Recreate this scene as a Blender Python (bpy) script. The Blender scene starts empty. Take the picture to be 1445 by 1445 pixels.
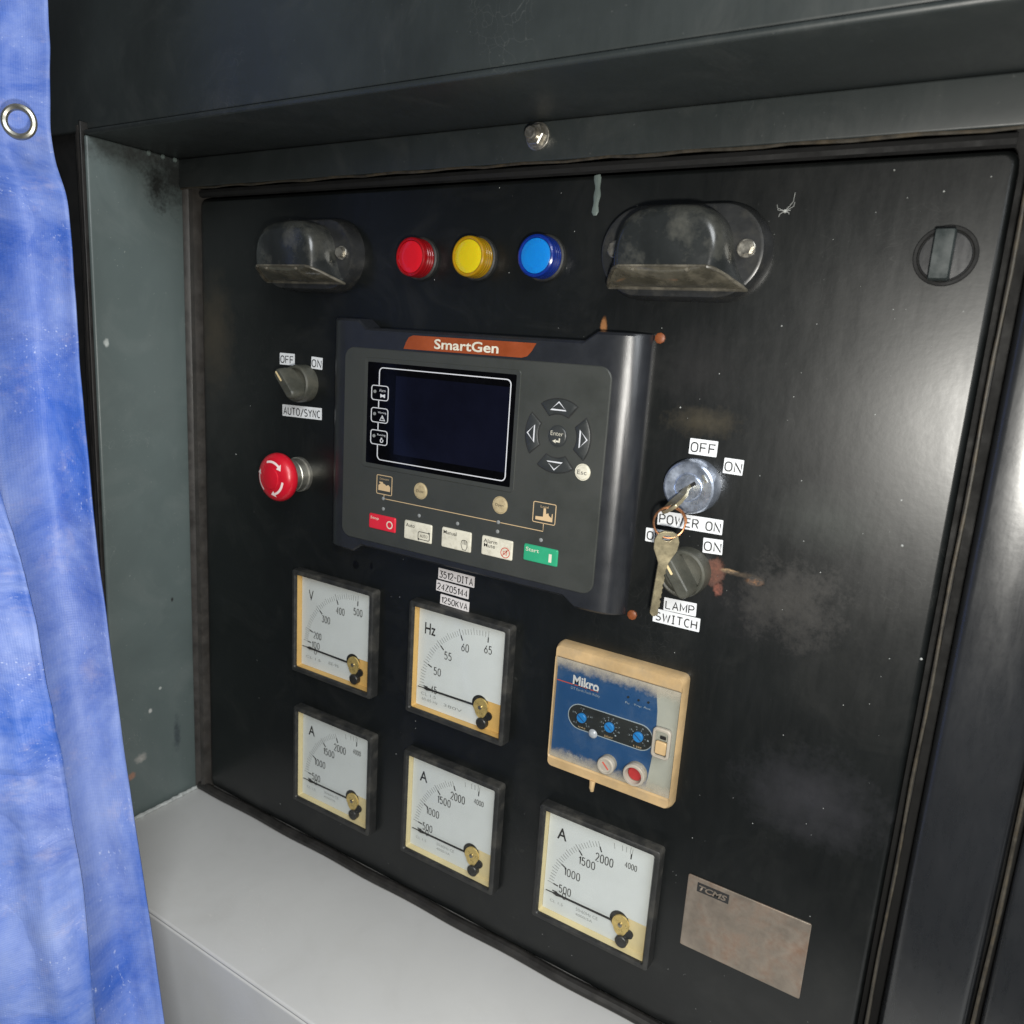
import bpy, bmesh, math, random
from mathutils import Vector, Matrix, noise
random.seed(7)
MM = 0.001
sc = bpy.context.scene
col = sc.collection

# ------------------------------------------------------------------ camera
FPX = 1092.5
CAM = Vector((0.14142, -0.46765, 0.13012))
yaw, pitch, roll = map(math.radians, (-31.2386, -12.1339, 3.8002))
FW = Vector((math.sin(yaw)*math.cos(pitch), math.cos(yaw)*math.cos(pitch), math.sin(pitch)))
r0 = Vector((math.cos(yaw), -math.sin(yaw), 0)); u0 = r0.cross(FW)
RT = r0*math.cos(roll) + u0*math.sin(roll)
UP = -r0*math.sin(roll) + u0*math.cos(roll)
cd = bpy.data.cameras.new('camera'); cam = bpy.data.objects.new('camera', cd); col.objects.link(cam)
cd.sensor_width = 36; cd.sensor_height = 36; cd.lens = 36*FPX/1445
cd.clip_start = 0.01; cd.clip_end = 50
cd.dof.use_dof = True; cd.dof.focus_distance = 0.56; cd.dof.aperture_fstop = 11.0
cam.matrix_world = Matrix(((RT.x, UP.x, -FW.x, CAM.x), (RT.y, UP.y, -FW.y, CAM.y), (RT.z, UP.z, -FW.z, CAM.z), (0, 0, 0, 1)))
sc.camera = cam

# ------------------------------------------------------------------ light
w = bpy.data.worlds.new('World'); sc.world = w; w.use_nodes = True
bgn = w.node_tree.nodes['Background']; bgn.inputs[0].default_value = (0.80, 0.90, 1.0, 1); bgn.inputs[1].default_value = 0.06
def area(name, loc, target, size, power, color):
    l = bpy.data.lights.new(name, 'AREA'); l.shape = 'DISK'; l.size = size; l.energy = power; l.color = color
    o = bpy.data.objects.new(name, l); col.objects.link(o); o.location = loc
    o.rotation_euler = (Vector(target)-Vector(loc)).to_track_quat('-Z', 'Y').to_euler(); return o
# the phone's flash beside the lens, and daylight through the open door behind the photographer
fl = bpy.data.lights.new('flash', 'POINT'); fl.energy = 10.5; fl.shadow_soft_size = 0.012; fl.color = (1.0, 0.97, 0.90)
flo = bpy.data.objects.new('flash', fl); col.objects.link(flo); flo.location = (0.158, -0.455, 0.080)
area('door_daylight', (1.25, -1.35, 1.35), (-0.25, 0, -0.1), 1.3, 38, (0.93, 0.97, 1.0))

sc.view_settings.view_transform = 'Standard'; sc.view_settings.look = 'None'
sc.view_settings.gamma = 1; sc.view_settings.exposure = 0.14; sc.view_settings.use_curve_mapping = False
sc.render.engine = 'CYCLES'

# ------------------------------------------------------------------ helpers
def ray(px, py): return FW + RT*((px-722.5)/FPX) - UP*((py-722.5)/FPX)
def on(px, py, v=0.0, ax=1):
    "photo pixel -> point on the plane axis ax = v (metres)"
    d = ray(px, py); return CAM + d*((v-CAM[ax])/d[ax])
def XZ(px, py, y=0.0):
    p = on(px, py, y); return p.x, p.z

def tag(o, label=None, cat=None, group=None, kind=None):
    if label: o['label'] = label
    if cat: o['category'] = cat
    if group: o['group'] = group
    if kind: o['kind'] = kind
    return o
def thing(name, label, cat, loc, group=None, roty=0):
    o = bpy.data.objects.new(name, None); col.objects.link(o); o.empty_display_size = .01
    o.location = loc; o.rotation_euler = (0, roty, 0)
    return tag(o, label, cat, group)
def link(name, me, mat, parent=None, loc=(0, 0, 0), rot=(0, 0, 0)):
    o = bpy.data.objects.new(name, me); col.objects.link(o)
    if mat is not None:
        me.materials.clear(); me.materials.append(mat)
    o.parent = parent; o.location = loc; o.rotation_euler = rot
    return o

class MB:
    def __init__(s): s.v = []; s.f = []
    def add(s, vs, fs):
        b = len(s.v); s.v += [tuple(p) for p in vs]; s.f += [tuple(i+b for i in f) for f in fs]; return s
    def box(s, x0, x1, y0, y1, z0, z1):
        v = [(x, y, z) for x in (x0, x1) for y in (y0, y1) for z in (z0, z1)]
        return s.add(v, [(0, 1, 3, 2), (4, 6, 7, 5), (0, 4, 5, 1), (2, 3, 7, 6), (0, 2, 6, 4), (1, 5, 7, 3)])
    def rings(s, rs, cap0=True, cap1=True):
        n = len(rs[0]); b = len(s.v)
        for r in rs: s.v += [tuple(p) for p in r]
        for k in range(len(rs)-1):
            for i in range(n):
                j = (i+1) % n
                s.f.append((b+k*n+i, b+k*n+j, b+(k+1)*n+j, b+(k+1)*n+i))
        if cap0: s.f.append(tuple(b+i for i in reversed(range(n))))
        if cap1: s.f.append(tuple(b+(len(rs)-1)*n+i for i in range(n)))
        return s
    def lathe(s, prof, seg=48, cx=0, cz=0, cap0=True, cap1=True):
        "prof: (radius, y) ; axis along y"
        rs = [[(cx+r*math.cos(2*math.pi*i/seg), y, cz+r*math.sin(2*math.pi*i/seg)) for i in range(seg)] for r, y in prof]
        return s.rings(rs, cap0, cap1)
    def stack(s, layers, seg=6, cx=0, cz=0, cap0=True, cap1=True):
        "layers: (w, h, r, y) rounded rectangles"
        layers = list(layers)
        if cap1:      # a narrow flat border keeps the face's shading flat inside its chamfer
            w_, h_, r_, y_ = layers[-1]; q_ = min(.0008, w_*.06, h_*.06); layers.append((w_-q_, h_-q_, max(r_-q_/2, 1e-5), y_))
        return s.rings([rrect(w_, h_, r_, y_, seg, cx, cz) for w_, h_, r_, y_ in layers], cap0, cap1)
    def tube(s, pts, rad, seg=10, closed=False):
        pts = [Vector(p) for p in pts]; n = len(pts); rs = []
        prev = None
        for i, p in enumerate(pts):
            a = pts[(i-1) % n] if (closed or i > 0) else p
            b = pts[(i+1) % n] if (closed or i < n-1) else p
            t = (b-a).normalized()
            if prev is None:
                prev = Vector((0, 0, 1)) if abs(t.z) < .9 else Vector((1, 0, 0))
            nn = (prev - t*prev.dot(t)).normalized(); prev = nn; bb = t.cross(nn)
            rr = rad[i] if isinstance(rad, (list, tuple)) else rad
            rs.append([p + nn*(rr*math.cos(2*math.pi*k/seg)) + bb*(rr*math.sin(2*math.pi*k/seg)) for k in range(seg)])
        if closed: rs.append(rs[0]); return s.rings(rs, False, False)
        return s.rings(rs)
    def poly(s, pts, y0, y1):
        "extrude a closed (x, z) outline from y0 to y1"
        return s.rings([[(x, y0, z) for x, z in pts], [(x, y1, z) for x, z in pts]])
    def strip(s, pts, wd, y0, y1, closed=False):
        "a flat raised line of width wd along (x, z) points"
        n = len(pts); L = []; Rr = []
        for i in range(n):
            a = Vector(pts[(i-1) % n] if (closed or i > 0) else pts[i]); b = Vector(pts[(i+1) % n] if (closed or i < n-1) else pts[i])
            t = (b-a).normalized(); nn = Vector((-t.y, t.x)); p = Vector(pts[i])
            c = 1.0
            if (closed or 0 < i < n-1):
                t1 = (Vector(pts[i])-a).normalized(); c = max(.5, abs(t1.dot(t)))
            L.append(p+nn*wd/2/c); Rr.append(p-nn*wd/2/c)
        b = len(s.v)
        for i in range(n):
            s.v += [(L[i].x, y1, L[i].y), (Rr[i].x, y1, Rr[i].y), (L[i].x, y0, L[i].y), (Rr[i].x, y0, Rr[i].y)]
        m = n if closed else n-1
        for i in range(m):
            a = b+4*i; c = b+4*((i+1) % n)
            s.f += [(a, a+1, c+1, c), (a, c, c+2, a+2), (a+1, a+3, c+3, c+1)]
        return s
    def mesh(s, name, smooth=35):
        me = bpy.data.meshes.new(name); me.from_pydata(s.v, [], s.f)
        bm = bmesh.new(); bm.from_mesh(me); bmesh.ops.recalc_face_normals(bm, faces=bm.faces)
        bm.to_mesh(me); bm.free()
        if smooth: sharp(me, smooth)
        return me
    def build(s, name, mat, parent=None, loc=(0, 0, 0), rot=(0, 0, 0), smooth=35):
        return link(name, s.mesh(name, smooth), mat, parent, loc, rot)
def sharp(me, deg):
    for p in me.polygons: p.use_smooth = True
    me.set_sharp_from_angle(angle=math.radians(deg))
def rrect(w_, h_, r_, y, seg=6, cx=0, cz=0):
    r_ = min(r_, w_/2-1e-6, h_/2-1e-6); pts = []
    for q, (sx, sz) in enumerate(((1, 1), (-1, 1), (-1, -1), (1, -1))):
        for k in range(seg+1):
            a = math.pi/2*(q + k/seg)
            pts.append((cx+sx*(w_/2-r_)+r_*math.cos(a), y, cz+sz*(h_/2-r_)+r_*math.sin(a)))
    return pts
def rr2(w_, h_, r_, seg=6, cx=0, cz=0): return [(p[0], p[2]) for p in rrect(w_, h_, r_, 0, seg, cx, cz)]
def arc(cx, cz, r, a0, a1, n):
    return [(cx+r*math.cos(math.radians(a0+(a1-a0)*k/n)), cz+r*math.sin(math.radians(a0+(a1-a0)*k/n))) for k in range(n+1)]

_tc = {}
def text(s, x0, x1, z0, z1, y, mat, parent, thin=0.0, name='lettering', rot=0, keep=False, shear=0):
    "letters fitted into the box x0..x1, z0..z1, lying at depth y"
    cu = bpy.data.curves.new('t', 'FONT'); cu.body = s; cu.size = 1; cu.offset = thin; cu.resolution_u = 3; cu.shear = shear
    cu.space_line = .8
    ob = bpy.data.objects.new('t', cu); col.objects.link(ob)
    dg = bpy.context.evaluated_depsgraph_get(); dg.update()
    me = bpy.data.meshes.new_from_object(ob.evaluated_get(dg)); me.name = 'lettering'
    bpy.data.objects.remove(ob); bpy.data.curves.remove(cu)
    xs = [v.co.x for v in me.vertices]; ys = [v.co.y for v in me.vertices]
    a, b, c, d = min(xs), max(xs), min(ys), max(ys)
    sx = (x1-x0)/(b-a); sz = (z1-z0)/(d-c)
    if keep: sx = sz
    for v in me.vertices:
        v.co = ((v.co.x-(a+b)/2)*sx, 0, (v.co.y-(c+d)/2)*sz)
    return link(name, me, mat, parent, ((x0+x1)/2, y, (z0+z1)/2), (0, rot, 0))

# plain monoline capitals and figures, as on label tape and meter scales: strokes in a 0..1 box (width, height 1)
def _el(cx, cz, rx, rz, a0, a1, n=10): return [(cx+rx*math.cos(math.radians(a0+(a1-a0)*k/n)), cz+rz*math.sin(math.radians(a0+(a1-a0)*k/n))) for k in range(n+1)]
_O = [(.30, .0), (.14, .04), (.03, .18), (.0, .35), (.0, .65), (.03, .82), (.14, .96), (.30, 1), (.46, .96), (.57, .82), (.60, .65), (.60, .35), (.57, .18), (.46, .04), (.30, 0)]
GL = {'O': [_O], '0': [[(x*.9, z) for x, z in _O]],
 'F': [[(0, 0), (0, 1), (.55, 1)], [(0, .52), (.48, .52)]], 'N': [[(0, 0), (0, 1), (.58, 0), (.58, 1)]],
 'A': [[(0, 0), (.31, 1), (.62, 0)], [(.11, .34), (.51, .34)]], 'U': [[(0, 1), (0, .3)]+_el(.29, .29, .29, .29, 180, 360)+[(.58, .3), (.58, 1)]],
 'T': [[(0, 1), (.6, 1)], [(.3, 1), (.3, 0)]], '/': [[(0, -.12), (.5, 1.05)]],
 'S': [_el(.28, .74, .26, .26, 35, 180, 8)+_el(.28, .74, .26, .24, 180, 265, 5)[1:]+_el(.28, .26, .28, .25, 85, -145, 12)],
 'Y': [[(0, 1), (.3, .48), (.6, 1)], [(.3, .48), (.3, 0)]], 'C': [_el(.31, .5, .31, .5, 52, 308, 16)],
 'P': [[(0, 0), (0, 1), (.32, 1)]+_el(.32, .74, .24, .26, 90, -90, 8)+[(0, .48)]], 'W': [[(0, 1), (.2, 0), (.4, .85), (.6, 0), (.8, 1)]],
 'E': [[(.55, 0), (0, 0), (0, 1), (.55, 1)], [(0, .52), (.48, .52)]], 'R': [[(0, 0), (0, 1), (.32, 1)]+_el(.32, .76, .24, .24, 90, -90, 8)+[(0, .52)], [(.3, .52), (.58, 0)]],
 'L': [[(0, 1), (0, 0), (.52, 0)]], 'M': [[(0, 0), (0, 1), (.34, .25), (.68, 1), (.68, 0)]], 'I': [[(.05, 1), (.35, 1)], [(.2, 1), (.2, 0)], [(.05, 0), (.35, 0)]],
 'H': [[(0, 0), (0, 1)], [(.58, 0), (.58, 1)], [(0, .52), (.58, .52)]], 'D': [[(0, 0), (0, 1), (.26, 1)]+_el(.26, .5, .32, .5, 90, -90, 12)+[(0, 0)]],
 'K': [[(0, 0), (0, 1)], [(.56, 1), (0, .38)], [(.2, .58), (.58, 0)]], 'V': [[(0, 1), (.3, 0), (.6, 1)]], 'Z': [[(0, 1), (.56, 1), (0, 0), (.58, 0)]], '-': [[(.05, .48), (.45, .48)]],
 '1': [[(.06, .8), (.28, 1), (.28, 0)]], '2': [_el(.27, .72, .26, .28, 165, -28, 10)+[(0, 0), (.55, 0)]],
 '3': [[(.04, 1), (.52, 1), (.24, .6)]+_el(.25, .30, .28, .30, 80, -155, 12)], '4': [[(.42, 0), (.42, 1), (0, .28), (.56, .28)]],
 '5': [[(.5, 1), (.09, 1), (.04, .54)]+_el(.26, .32, .28, .32, 120, -150, 12)], '6': [[(.42, 1), (.06, .45)]+_el(.27, .29, .27, .29, 160, -200, 18)], ' ': []}
def strokes(s, x0, x1, z0, z1, y, mat, parent, wt=.11, gap=.26, y0=None, name='lettering'):
    "stroke lettering fitted into a box"
    pos = 0; lay = []
    for ch in s:
        g = GL[ch]; xs = [p_[0] for st in g for p_ in st] or [0, .3]
        lay.append((g, pos-min(xs))); pos += max(xs)-min(xs)+gap
    pos -= gap; sx = (x1-x0)/pos; sz = z1-z0; mb = MB(); wd = wt*sz
    for k, (g, off) in enumerate(lay):
        for q, st in enumerate(g):
            pts = [((off+a_)*sx-(x1-x0)/2, b_*sz-sz/2) for a_, b_ in st]
            pts = [p_ for i_, p_ in enumerate(pts) if i_ == 0 or (Vector(p_)-Vector(pts[i_-1])).length > 1e-7]
            mb.strip(pts, wd, .00008, -.00002*q)
    return mb.build(name, mat, parent, ((x0+x1)/2, y, (z0+z1)/2), smooth=0)

# ------------------------------------------------------------------ materials
def newmat(name):
    m = bpy.data.materials.new(name); m.use_nodes = True
    nt = m.node_tree; return m, nt, nt.nodes, nt.links, nt.nodes['Principled BSDF']
def setin(b, **k):
    for n, v in k.items(): b.inputs[n.replace('_', ' ')].default_value = v
def M(name, color, rough=.5, metal=0, var=.25, scale=60, rvar=.15, bump=.0, bscale=800, coat=0, spec=.5, dirt=None, dirt_amt=.0, dirt_scale=90):
    m, nt, N, L, b = newmat(name)
    tc = N.new('ShaderNodeTexCoord')
    nz = N.new('ShaderNodeTexNoise'); nz.inputs['Scale'].default_value = scale; nz.inputs['Detail'].default_value = 8; nz.inputs['Roughness'].default_value = .65
    L.new(tc.outputs['Object'], nz.inputs['Vector'])
    cr = N.new('ShaderNodeValToRGB'); c = color
    cr.color_ramp.elements[0].position = .3; cr.color_ramp.elements[1].position = .7
    cr.color_ramp.elements[0].color = (c[0]*(1-var), c[1]*(1-var), c[2]*(1-var), 1)
    cr.color_ramp.elements[1].color = (min(1, c[0]*(1+var)), min(1, c[1]*(1+var)), min(1, c[2]*(1+var)), 1)
    L.new(nz.outputs['Fac'], cr.inputs[0]); out = cr.outputs[0]
    if dirt:
        n2 = N.new('ShaderNodeTexNoise'); n2.inputs['Scale'].default_value = dirt_scale; n2.inputs['Detail'].default_value = 10; n2.inputs['Roughness'].default_value = .7
        L.new(tc.outputs['Object'], n2.inputs['Vector'])
        r2 = N.new('ShaderNodeValToRGB'); r2.color_ramp.elements[0].position = .48; r2.color_ramp.elements[1].position = .72
        r2.color_ramp.elements[1].color = (dirt_amt,)*3+(1,)
        L.new(n2.outputs['Fac'], r2.inputs[0])
        mx = N.new('ShaderNodeMixRGB'); mx.inputs[2].default_value = (*dirt, 1)
        L.new(r2.outputs[0], mx.inputs[0]); L.new(out, mx.inputs[1]); out = mx.outputs[0]
    L.new(out, b.inputs['Base Color'])
    mr = N.new('ShaderNodeMapRange'); mr.inputs['To Min'].default_value = max(.02, rough-rvar); mr.inputs['To Max'].default_value = min(1, rough+rvar)
    mr.inputs['From Min'].default_value = .3; mr.inputs['From Max'].default_value = .7
    L.new(nz.outputs['Fac'], mr.inputs[0]); L.new(mr.outputs[0], b.inputs['Roughness'])
    setin(b, Metallic=metal, Coat_Weight=coat, Specular_IOR_Level=spec)
    if bump:
        n3 = N.new('ShaderNodeTexNoise'); n3.inputs['Scale'].default_value = bscale; n3.inputs['Detail'].default_value = 4
        L.new(tc.outputs['Object'], n3.inputs['Vector'])
        bp = N.new('ShaderNodeBump'); bp.inputs['Strength'].default_value = bump; bp.inputs['Distance'].default_value = .0004
        L.new(n3.outputs['Fac'], bp.inputs['Height']); L.new(bp.outputs[0], b.inputs['Normal'])
    return m
def clear(name, tint=(1, 1, 1), refl=.9, rough=.03):
    m, nt, N, L, b = newmat(name); N.remove(b)
    o = N['Material Output']; t = N.new('ShaderNodeBsdfTransparent'); t.inputs[0].default_value = (*tint, 1)
    g = N.new('ShaderNodeBsdfGlossy'); g.inputs['Roughness'].default_value = rough; g.inputs[0].default_value = (refl, refl, refl, 1)
    lw = N.new('ShaderNodeLayerWeight'); lw.inputs[0].default_value = .5
    pw = N.new('ShaderNodeMath'); pw.operation = 'POWER'; pw.inputs[1].default_value = 4; L.new(lw.outputs['Facing'], pw.inputs[0])
    fr = N.new('ShaderNodeMath'); fr.operation = 'MULTIPLY_ADD'; fr.inputs[1].default_value = .7; fr.inputs[2].default_value = .04; L.new(pw.outputs[0], fr.inputs[0])
    mx = N.new('ShaderNodeMixShader'); L.new(fr.outputs[0], mx.inputs[0]); L.new(t.outputs[0], mx.inputs[1]); L.new(g.outputs[0], mx.inputs[2])
    L.new(mx.outputs[0], o.inputs['Surface']); return m

def metal_sheet(name, base, rough, patches=(), dust=(.16, .16, .15), dust_amt=.25, cv=.3, spec=.5, streak=.10, axis='X'):
    """painted sheet metal: smudged gloss, a thin film of dust, chipped, rusty and dark patches (cx, cz, rx, rz, colour, warp)"""
    m, nt, N, L, b = newmat(name)
    tc = N.new('ShaderNodeTexCoord'); P = tc.outputs['Object']
    def noise_(scale, detail=8, rgh=.62, vec=P, dist=0):
        n = N.new('ShaderNodeTexNoise'); n.inputs['Scale'].default_value = scale; n.inputs['Detail'].default_value = detail
        n.inputs['Roughness'].default_value = rgh; n.inputs['Distortion'].default_value = dist; L.new(vec, n.inputs['Vector']); return n
    def ramp(src, p0, p1, c0, c1):
        r = N.new('ShaderNodeValToRGB'); r.color_ramp.elements[0].position = p0; r.color_ramp.elements[1].position = p1
        r.color_ramp.elements[0].color = (*c0, 1); r.color_ramp.elements[1].color = (*c1, 1); L.new(src, r.inputs[0]); return r.outputs[0]
    def mix(f, a, c, bl='MIX'):
        x = N.new('ShaderNodeMixRGB'); x.blend_type = bl
        L.new(f, x.inputs[0])
        if isinstance(a, tuple): x.inputs[1].default_value = (*a, 1)
        else: L.new(a, x.inputs[1])
        if isinstance(c, tuple): x.inputs[2].default_value = (*c, 1)
        else: L.new(c, x.inputs[2])
        return x.outputs[0]
    big = noise_(7, 6, .6, dist=.6)
    cbase = ramp(big.outputs['Fac'], .3, .72, tuple(k*(1-cv) for k in base), tuple(k*(1+cv) for k in base))
    # streaked smudges where hands and rags wiped
    mp = N.new('ShaderNodeMapping'); mp.inputs['Scale'].default_value = (120, 60, 26); mp.inputs['Rotation'].default_value = (0, .5, 0); L.new(P, mp.inputs[0])
    st = noise_(1, 10, .75, mp.outputs[0], dist=.3)
    sm = noise_(16, 10, .68, dist=1.0)
    f1 = ramp(sm.outputs['Fac'], .5, .78, (0, 0, 0), (dust_amt,)*3)
    c = mix(f1, cbase, dust)
    # specks of dirt
    sp = noise_(420, 2, .5); f2 = ramp(sp.outputs['Fac'], .72, .78, (0, 0, 0), (.5,)*3); c = mix(f2, c, tuple(k*1.3 for k in dust))
    vo = N.new('ShaderNodeTexVoronoi'); vo.feature = 'DISTANCE_TO_EDGE'; vo.inputs['Scale'].default_value = 24
    wv_ = noise_(9, 3, .6); ax_ = N.new('ShaderNodeVectorMath'); ax_.operation = 'ADD'; L.new(P, ax_.inputs[0]); L.new(wv_.outputs['Color'], ax_.inputs[1]); L.new(ax_.outputs[0], vo.inputs['Vector'])
    sl = ramp(vo.outputs['Distance'], .0, .012, (1, 1, 1), (0, 0, 0)); sg = ramp(noise_(13, 2, .5).outputs['Fac'], .58, .66, (0, 0, 0), (.35,)*3)
    ms = N.new('ShaderNodeMixRGB'); ms.blend_type = 'MULTIPLY'; ms.inputs[0].default_value = 1; L.new(sl, ms.inputs[1]); L.new(sg, ms.inputs[2])
    c = mix(ms.outputs[0], c, tuple(min(1, k*1.8) for k in dust))
    rough_sock = None
    mr = N.new('ShaderNodeMapRange'); mr.inputs['From Min'].default_value = .3; mr.inputs['From Max'].default_value = .7
    mr.inputs['To Min'].default_value = rough-streak*.4; mr.inputs['To Max'].default_value = rough+streak
    L.new(st.outputs['Fac'], mr.inputs[0]); rough_sock = mr.outputs[0]
    sep = N.new('ShaderNodeSeparateXYZ'); L.new(P, sep.inputs[0])
    wn = noise_(70, 8, .7); w2 = noise_(330, 6, .7)
    def math_(op, a, c2):
        x = N.new('ShaderNodeMath'); x.operation = op
        for i, q in enumerate((a, c2)):
            if q is None: continue
            if isinstance(q, (int, float)): x.inputs[i].default_value = q
            else: L.new(q, x.inputs[i])
        return x.outputs[0]
    wsum = math_('ADD', math_('MULTIPLY', wn.outputs['Fac'], .7), math_('MULTIPLY', w2.outputs['Fac'], .5))
    for (cx, cz, rx, rz, colr, wp, edge) in patches:
        dx = math_('DIVIDE', math_('SUBTRACT', sep.outputs[axis], cx), rx)
        dz = math_('DIVIDE', math_('SUBTRACT', sep.outputs['Z'], cz), rz)
        d = math_('ADD', math_('MULTIPLY', dx, dx), math_('MULTIPLY', dz, dz))
        d = math_('SQRT', d, None)
        d = math_('ADD', d, math_('MULTIPLY', math_('SUBTRACT', wsum, .6), wp))
        mk = N.new('ShaderNodeMapRange'); mk.inputs['From Min'].default_value = 1+edge; mk.inputs['From Max'].default_value = 1-edge
        L.new(d, mk.inputs[0])
        cc = mix(w2.outputs['Fac'], tuple(k*.45 for k in colr), tuple(min(1, k*1.6) for k in colr))
        c = mix(mk.outputs[0], c, cc)
        if colr[0] > .1: rough_sock = math_('MAXIMUM', rough_sock, math_('MULTIPLY', mk.outputs[0], .8))
    L.new(c, b.inputs['Base Color']); L.new(rough_sock, b.inputs['Roughness']); setin(b, Specular_IOR_Level=spec)
    b1 = noise_(240, 3, .5); b2 = noise_(5, 3, .5)
    bp = N.new('ShaderNodeBump'); bp.inputs['Strength'].default_value = .08; bp.inputs['Distance'].default_value = .0004; L.new(b1.outputs['Fac'], bp.inputs['Height'])
    bq = N.new('ShaderNodeBump'); bq.inputs['Strength'].default_value = .2; bq.inputs['Distance'].default_value = .0005; L.new(b2.outputs['Fac'], bq.inputs['Height']); L.new(bp.outputs[0], bq.inputs['Normal'])
    L.new(bq.outputs[0], b.inputs['Normal'])
    return m

RUST = (.20, .055, .02); ORANGE = (.45, .14, .03)
def pt(px, py, rx, rz, c, wp=1.2, e=.12):
    x, z = XZ(px, py); return (x, z, rx*MM, rz*MM, c, wp, e)
mt_panel = metal_sheet('black_panel_paint', (.0045, .0055, .0055), .34, [
    pt(1009, 808, 6.0, 8.5, (.115, .045, .028), 2.8, .25), pt(1030, 806, 6, 1.4, (.26, .17, .09), 2.6, .3), pt(1066, 821, 5, 2.4, (.28, .13, .05), 2.6, .3), pt(1050, 812, 11, 1.6, (.06, .045, .03), 3.5, .4),
    pt(1013, 832, 3, 4, (.16, .05, .03), 2.4, .2), pt(852, 459, 2.2, 4.5, (.24, .10, .03), 2.4, .3),
    pt(502, 797, 3.6, 3.6, (.001, .001, .001), 1.0), pt(524, 799, 1.6, 2.8, (.001, .001, .001), 1.0),  # near-black spots paint the shade inside small holes
    pt(985, 520, 20, 15, (.012, .012, .012), 4.5, .9), pt(1085, 855, 26, 16, (.010, .010, .011), 4.5, .9),
    pt(990, 595, 15, 6, (.035, .03, .02), 4.0, .8), pt(303, 470, 16, 32, (.035, .028, .018), 3.6, .9), 
    pt(1115, 850, 22, 18, (.03, .029, .027), 5, .6), pt(1143, 1130, 26, 18, (.022, .022, .025), 3.6, .95), pt(1170, 735, 20, 12, (.02, .023, .021), 3.4, .95)],
    dust=(.03, .03, .028), dust_amt=.34, spec=.55, streak=.06)
def pj(px, py, ry, rz, c, wp=2.4, e=.4):
    p_ = on(px, py, -.5055, 0); return (p_.y, p_.z, ry*MM, rz*MM, c, wp, e)
mt_jamb = metal_sheet('grey_green_frame_paint', (.105, .132, .129), .36, [
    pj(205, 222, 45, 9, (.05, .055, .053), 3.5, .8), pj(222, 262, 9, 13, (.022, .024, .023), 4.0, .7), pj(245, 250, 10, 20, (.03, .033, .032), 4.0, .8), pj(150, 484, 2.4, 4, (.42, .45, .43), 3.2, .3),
    pj(212, 1003, 1.6, 2, (.45, .46, .44), 2.5), pj(199, 1070, 5, 4.5, (.30, .30, .28), 4.0, .4), pj(186, 1095, 3, 3, (.30, .17, .12), 3.5, .4), pj(226, 971, 1.4, 1.4, (.4, .42, .4), 2.5),
    pj(250, 1035, 3, 16, (.06, .075, .08), 3.5, .6), pj(243, 846, 1.2, 2, (.03, .03, .03), 2)], axis='Y', dust=(.27, .29, .28), dust_amt=.18, cv=.14)
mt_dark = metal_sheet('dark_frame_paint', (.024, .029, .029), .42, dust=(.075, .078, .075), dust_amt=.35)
mt_post = metal_sheet('black_post_paint', (.012, .013, .015), .265, dust=(.03, .03, .03), dust_amt=.3, spec=1.0, streak=.08)
mt_ledge = metal_sheet('pale_grey_ledge_paint', (.56, .56, .55), .45, dust=(.40, .39, .37), dust_amt=.22, cv=.05)
mt_void = M('black_gap', (.004, .004, .004), .8)
mt_seal = M('brown_rubber_seal', (.034, .031, .028), .45, var=.3, scale=60, dirt=(.075, .065, .055), dirt_amt=.4, bump=.2)
mt_sealk = M('black_rubber_seal', (.014, .013, .012), .5, var=.3, dirt=(.04, .036, .03), dirt_amt=.35)
mt_lip = M('rusty_lip', (.036, .031, .023), .55, var=.5, scale=150, dirt=(.09, .066, .036), dirt_amt=.6, bump=.3)
mt_bead = M('sealant_white', (.42, .44, .43), .35, var=.3, scale=200)
mt_blkpl = M('black_plastic', (.014, .0145, .0145), .38, var=.25, bump=.25, bscale=1500, dirt=(.10, .095, .085), dirt_amt=.35)
mt_bezel = M('meter_bezel_plastic', (.02, .0205, .02), .5, var=.3, bump=.3, bscale=1200, dirt=(.10, .09, .07), dirt_amt=.35, dirt_scale=60)
mt_hood = M('hood_plastic', (.017, .019, .019), .24, var=.3, scale=30, rvar=.08, bump=.08, spec=.7, dirt=(.12, .118, .10), dirt_amt=.6, dirt_scale=38)
mt_knob = M('knob_plastic', (.055, .056, .045), .5, var=.25, bump=.3, dirt=(.13, .12, .09), dirt_amt=.4)
mt_hous = M('housing_plastic', (.014, .0155, .019), .34, var=.15, bump=.2, bscale=2600, spec=.75, rvar=.04, dirt=(.04, .04, .04), dirt_amt=.12)
mt_over = M('grey_membrane', (.040, .043, .039), .48, var=.12, scale=25, bump=.2, bscale=2500, dirt=(.03, .03, .028), dirt_amt=.5, dirt_scale=25)
mt_btn = M('nav_button', (.030, .033, .033), .42, var=.15, bump=.2)
mt_glass = M('lcd_glass', (.0015, .0015, .002), .10, var=.1, rvar=.03, spec=.12, dirt=(.05, .05, .06), dirt_amt=.03, dirt_scale=300)
mt_lcd = M('lcd_screen', (.0035, .004, .010), .14, var=.3, scale=15, rvar=.05, spec=.25)
mt_line = M('white_print', (.62, .63, .66), .5, var=.05)
mt_gold = M('tan_print', (.58, .42, .24), .5, var=.08)
mt_cream = M('cream_key', (.66, .63, .52), .45, var=.08, dirt=(.2, .18, .13), dirt_amt=.5, dirt_scale=140)
mt_tan = M('tan_button', (.42, .34, .20), .5, var=.12, dirt=(.16, .11, .06), dirt_amt=.6, dirt_scale=160)
mt_red = M('red_key', (.62, .02, .04), .4, var=.08)
mt_green = M('green_key', (.03, .33, .17), .4, var=.08)
mt_ink = M('dark_ink', (.018, .018, .018), .6, var=.1)
mt_inkg = M('faded_grey_ink', (.22, .23, .23), .6, var=.1)
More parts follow.
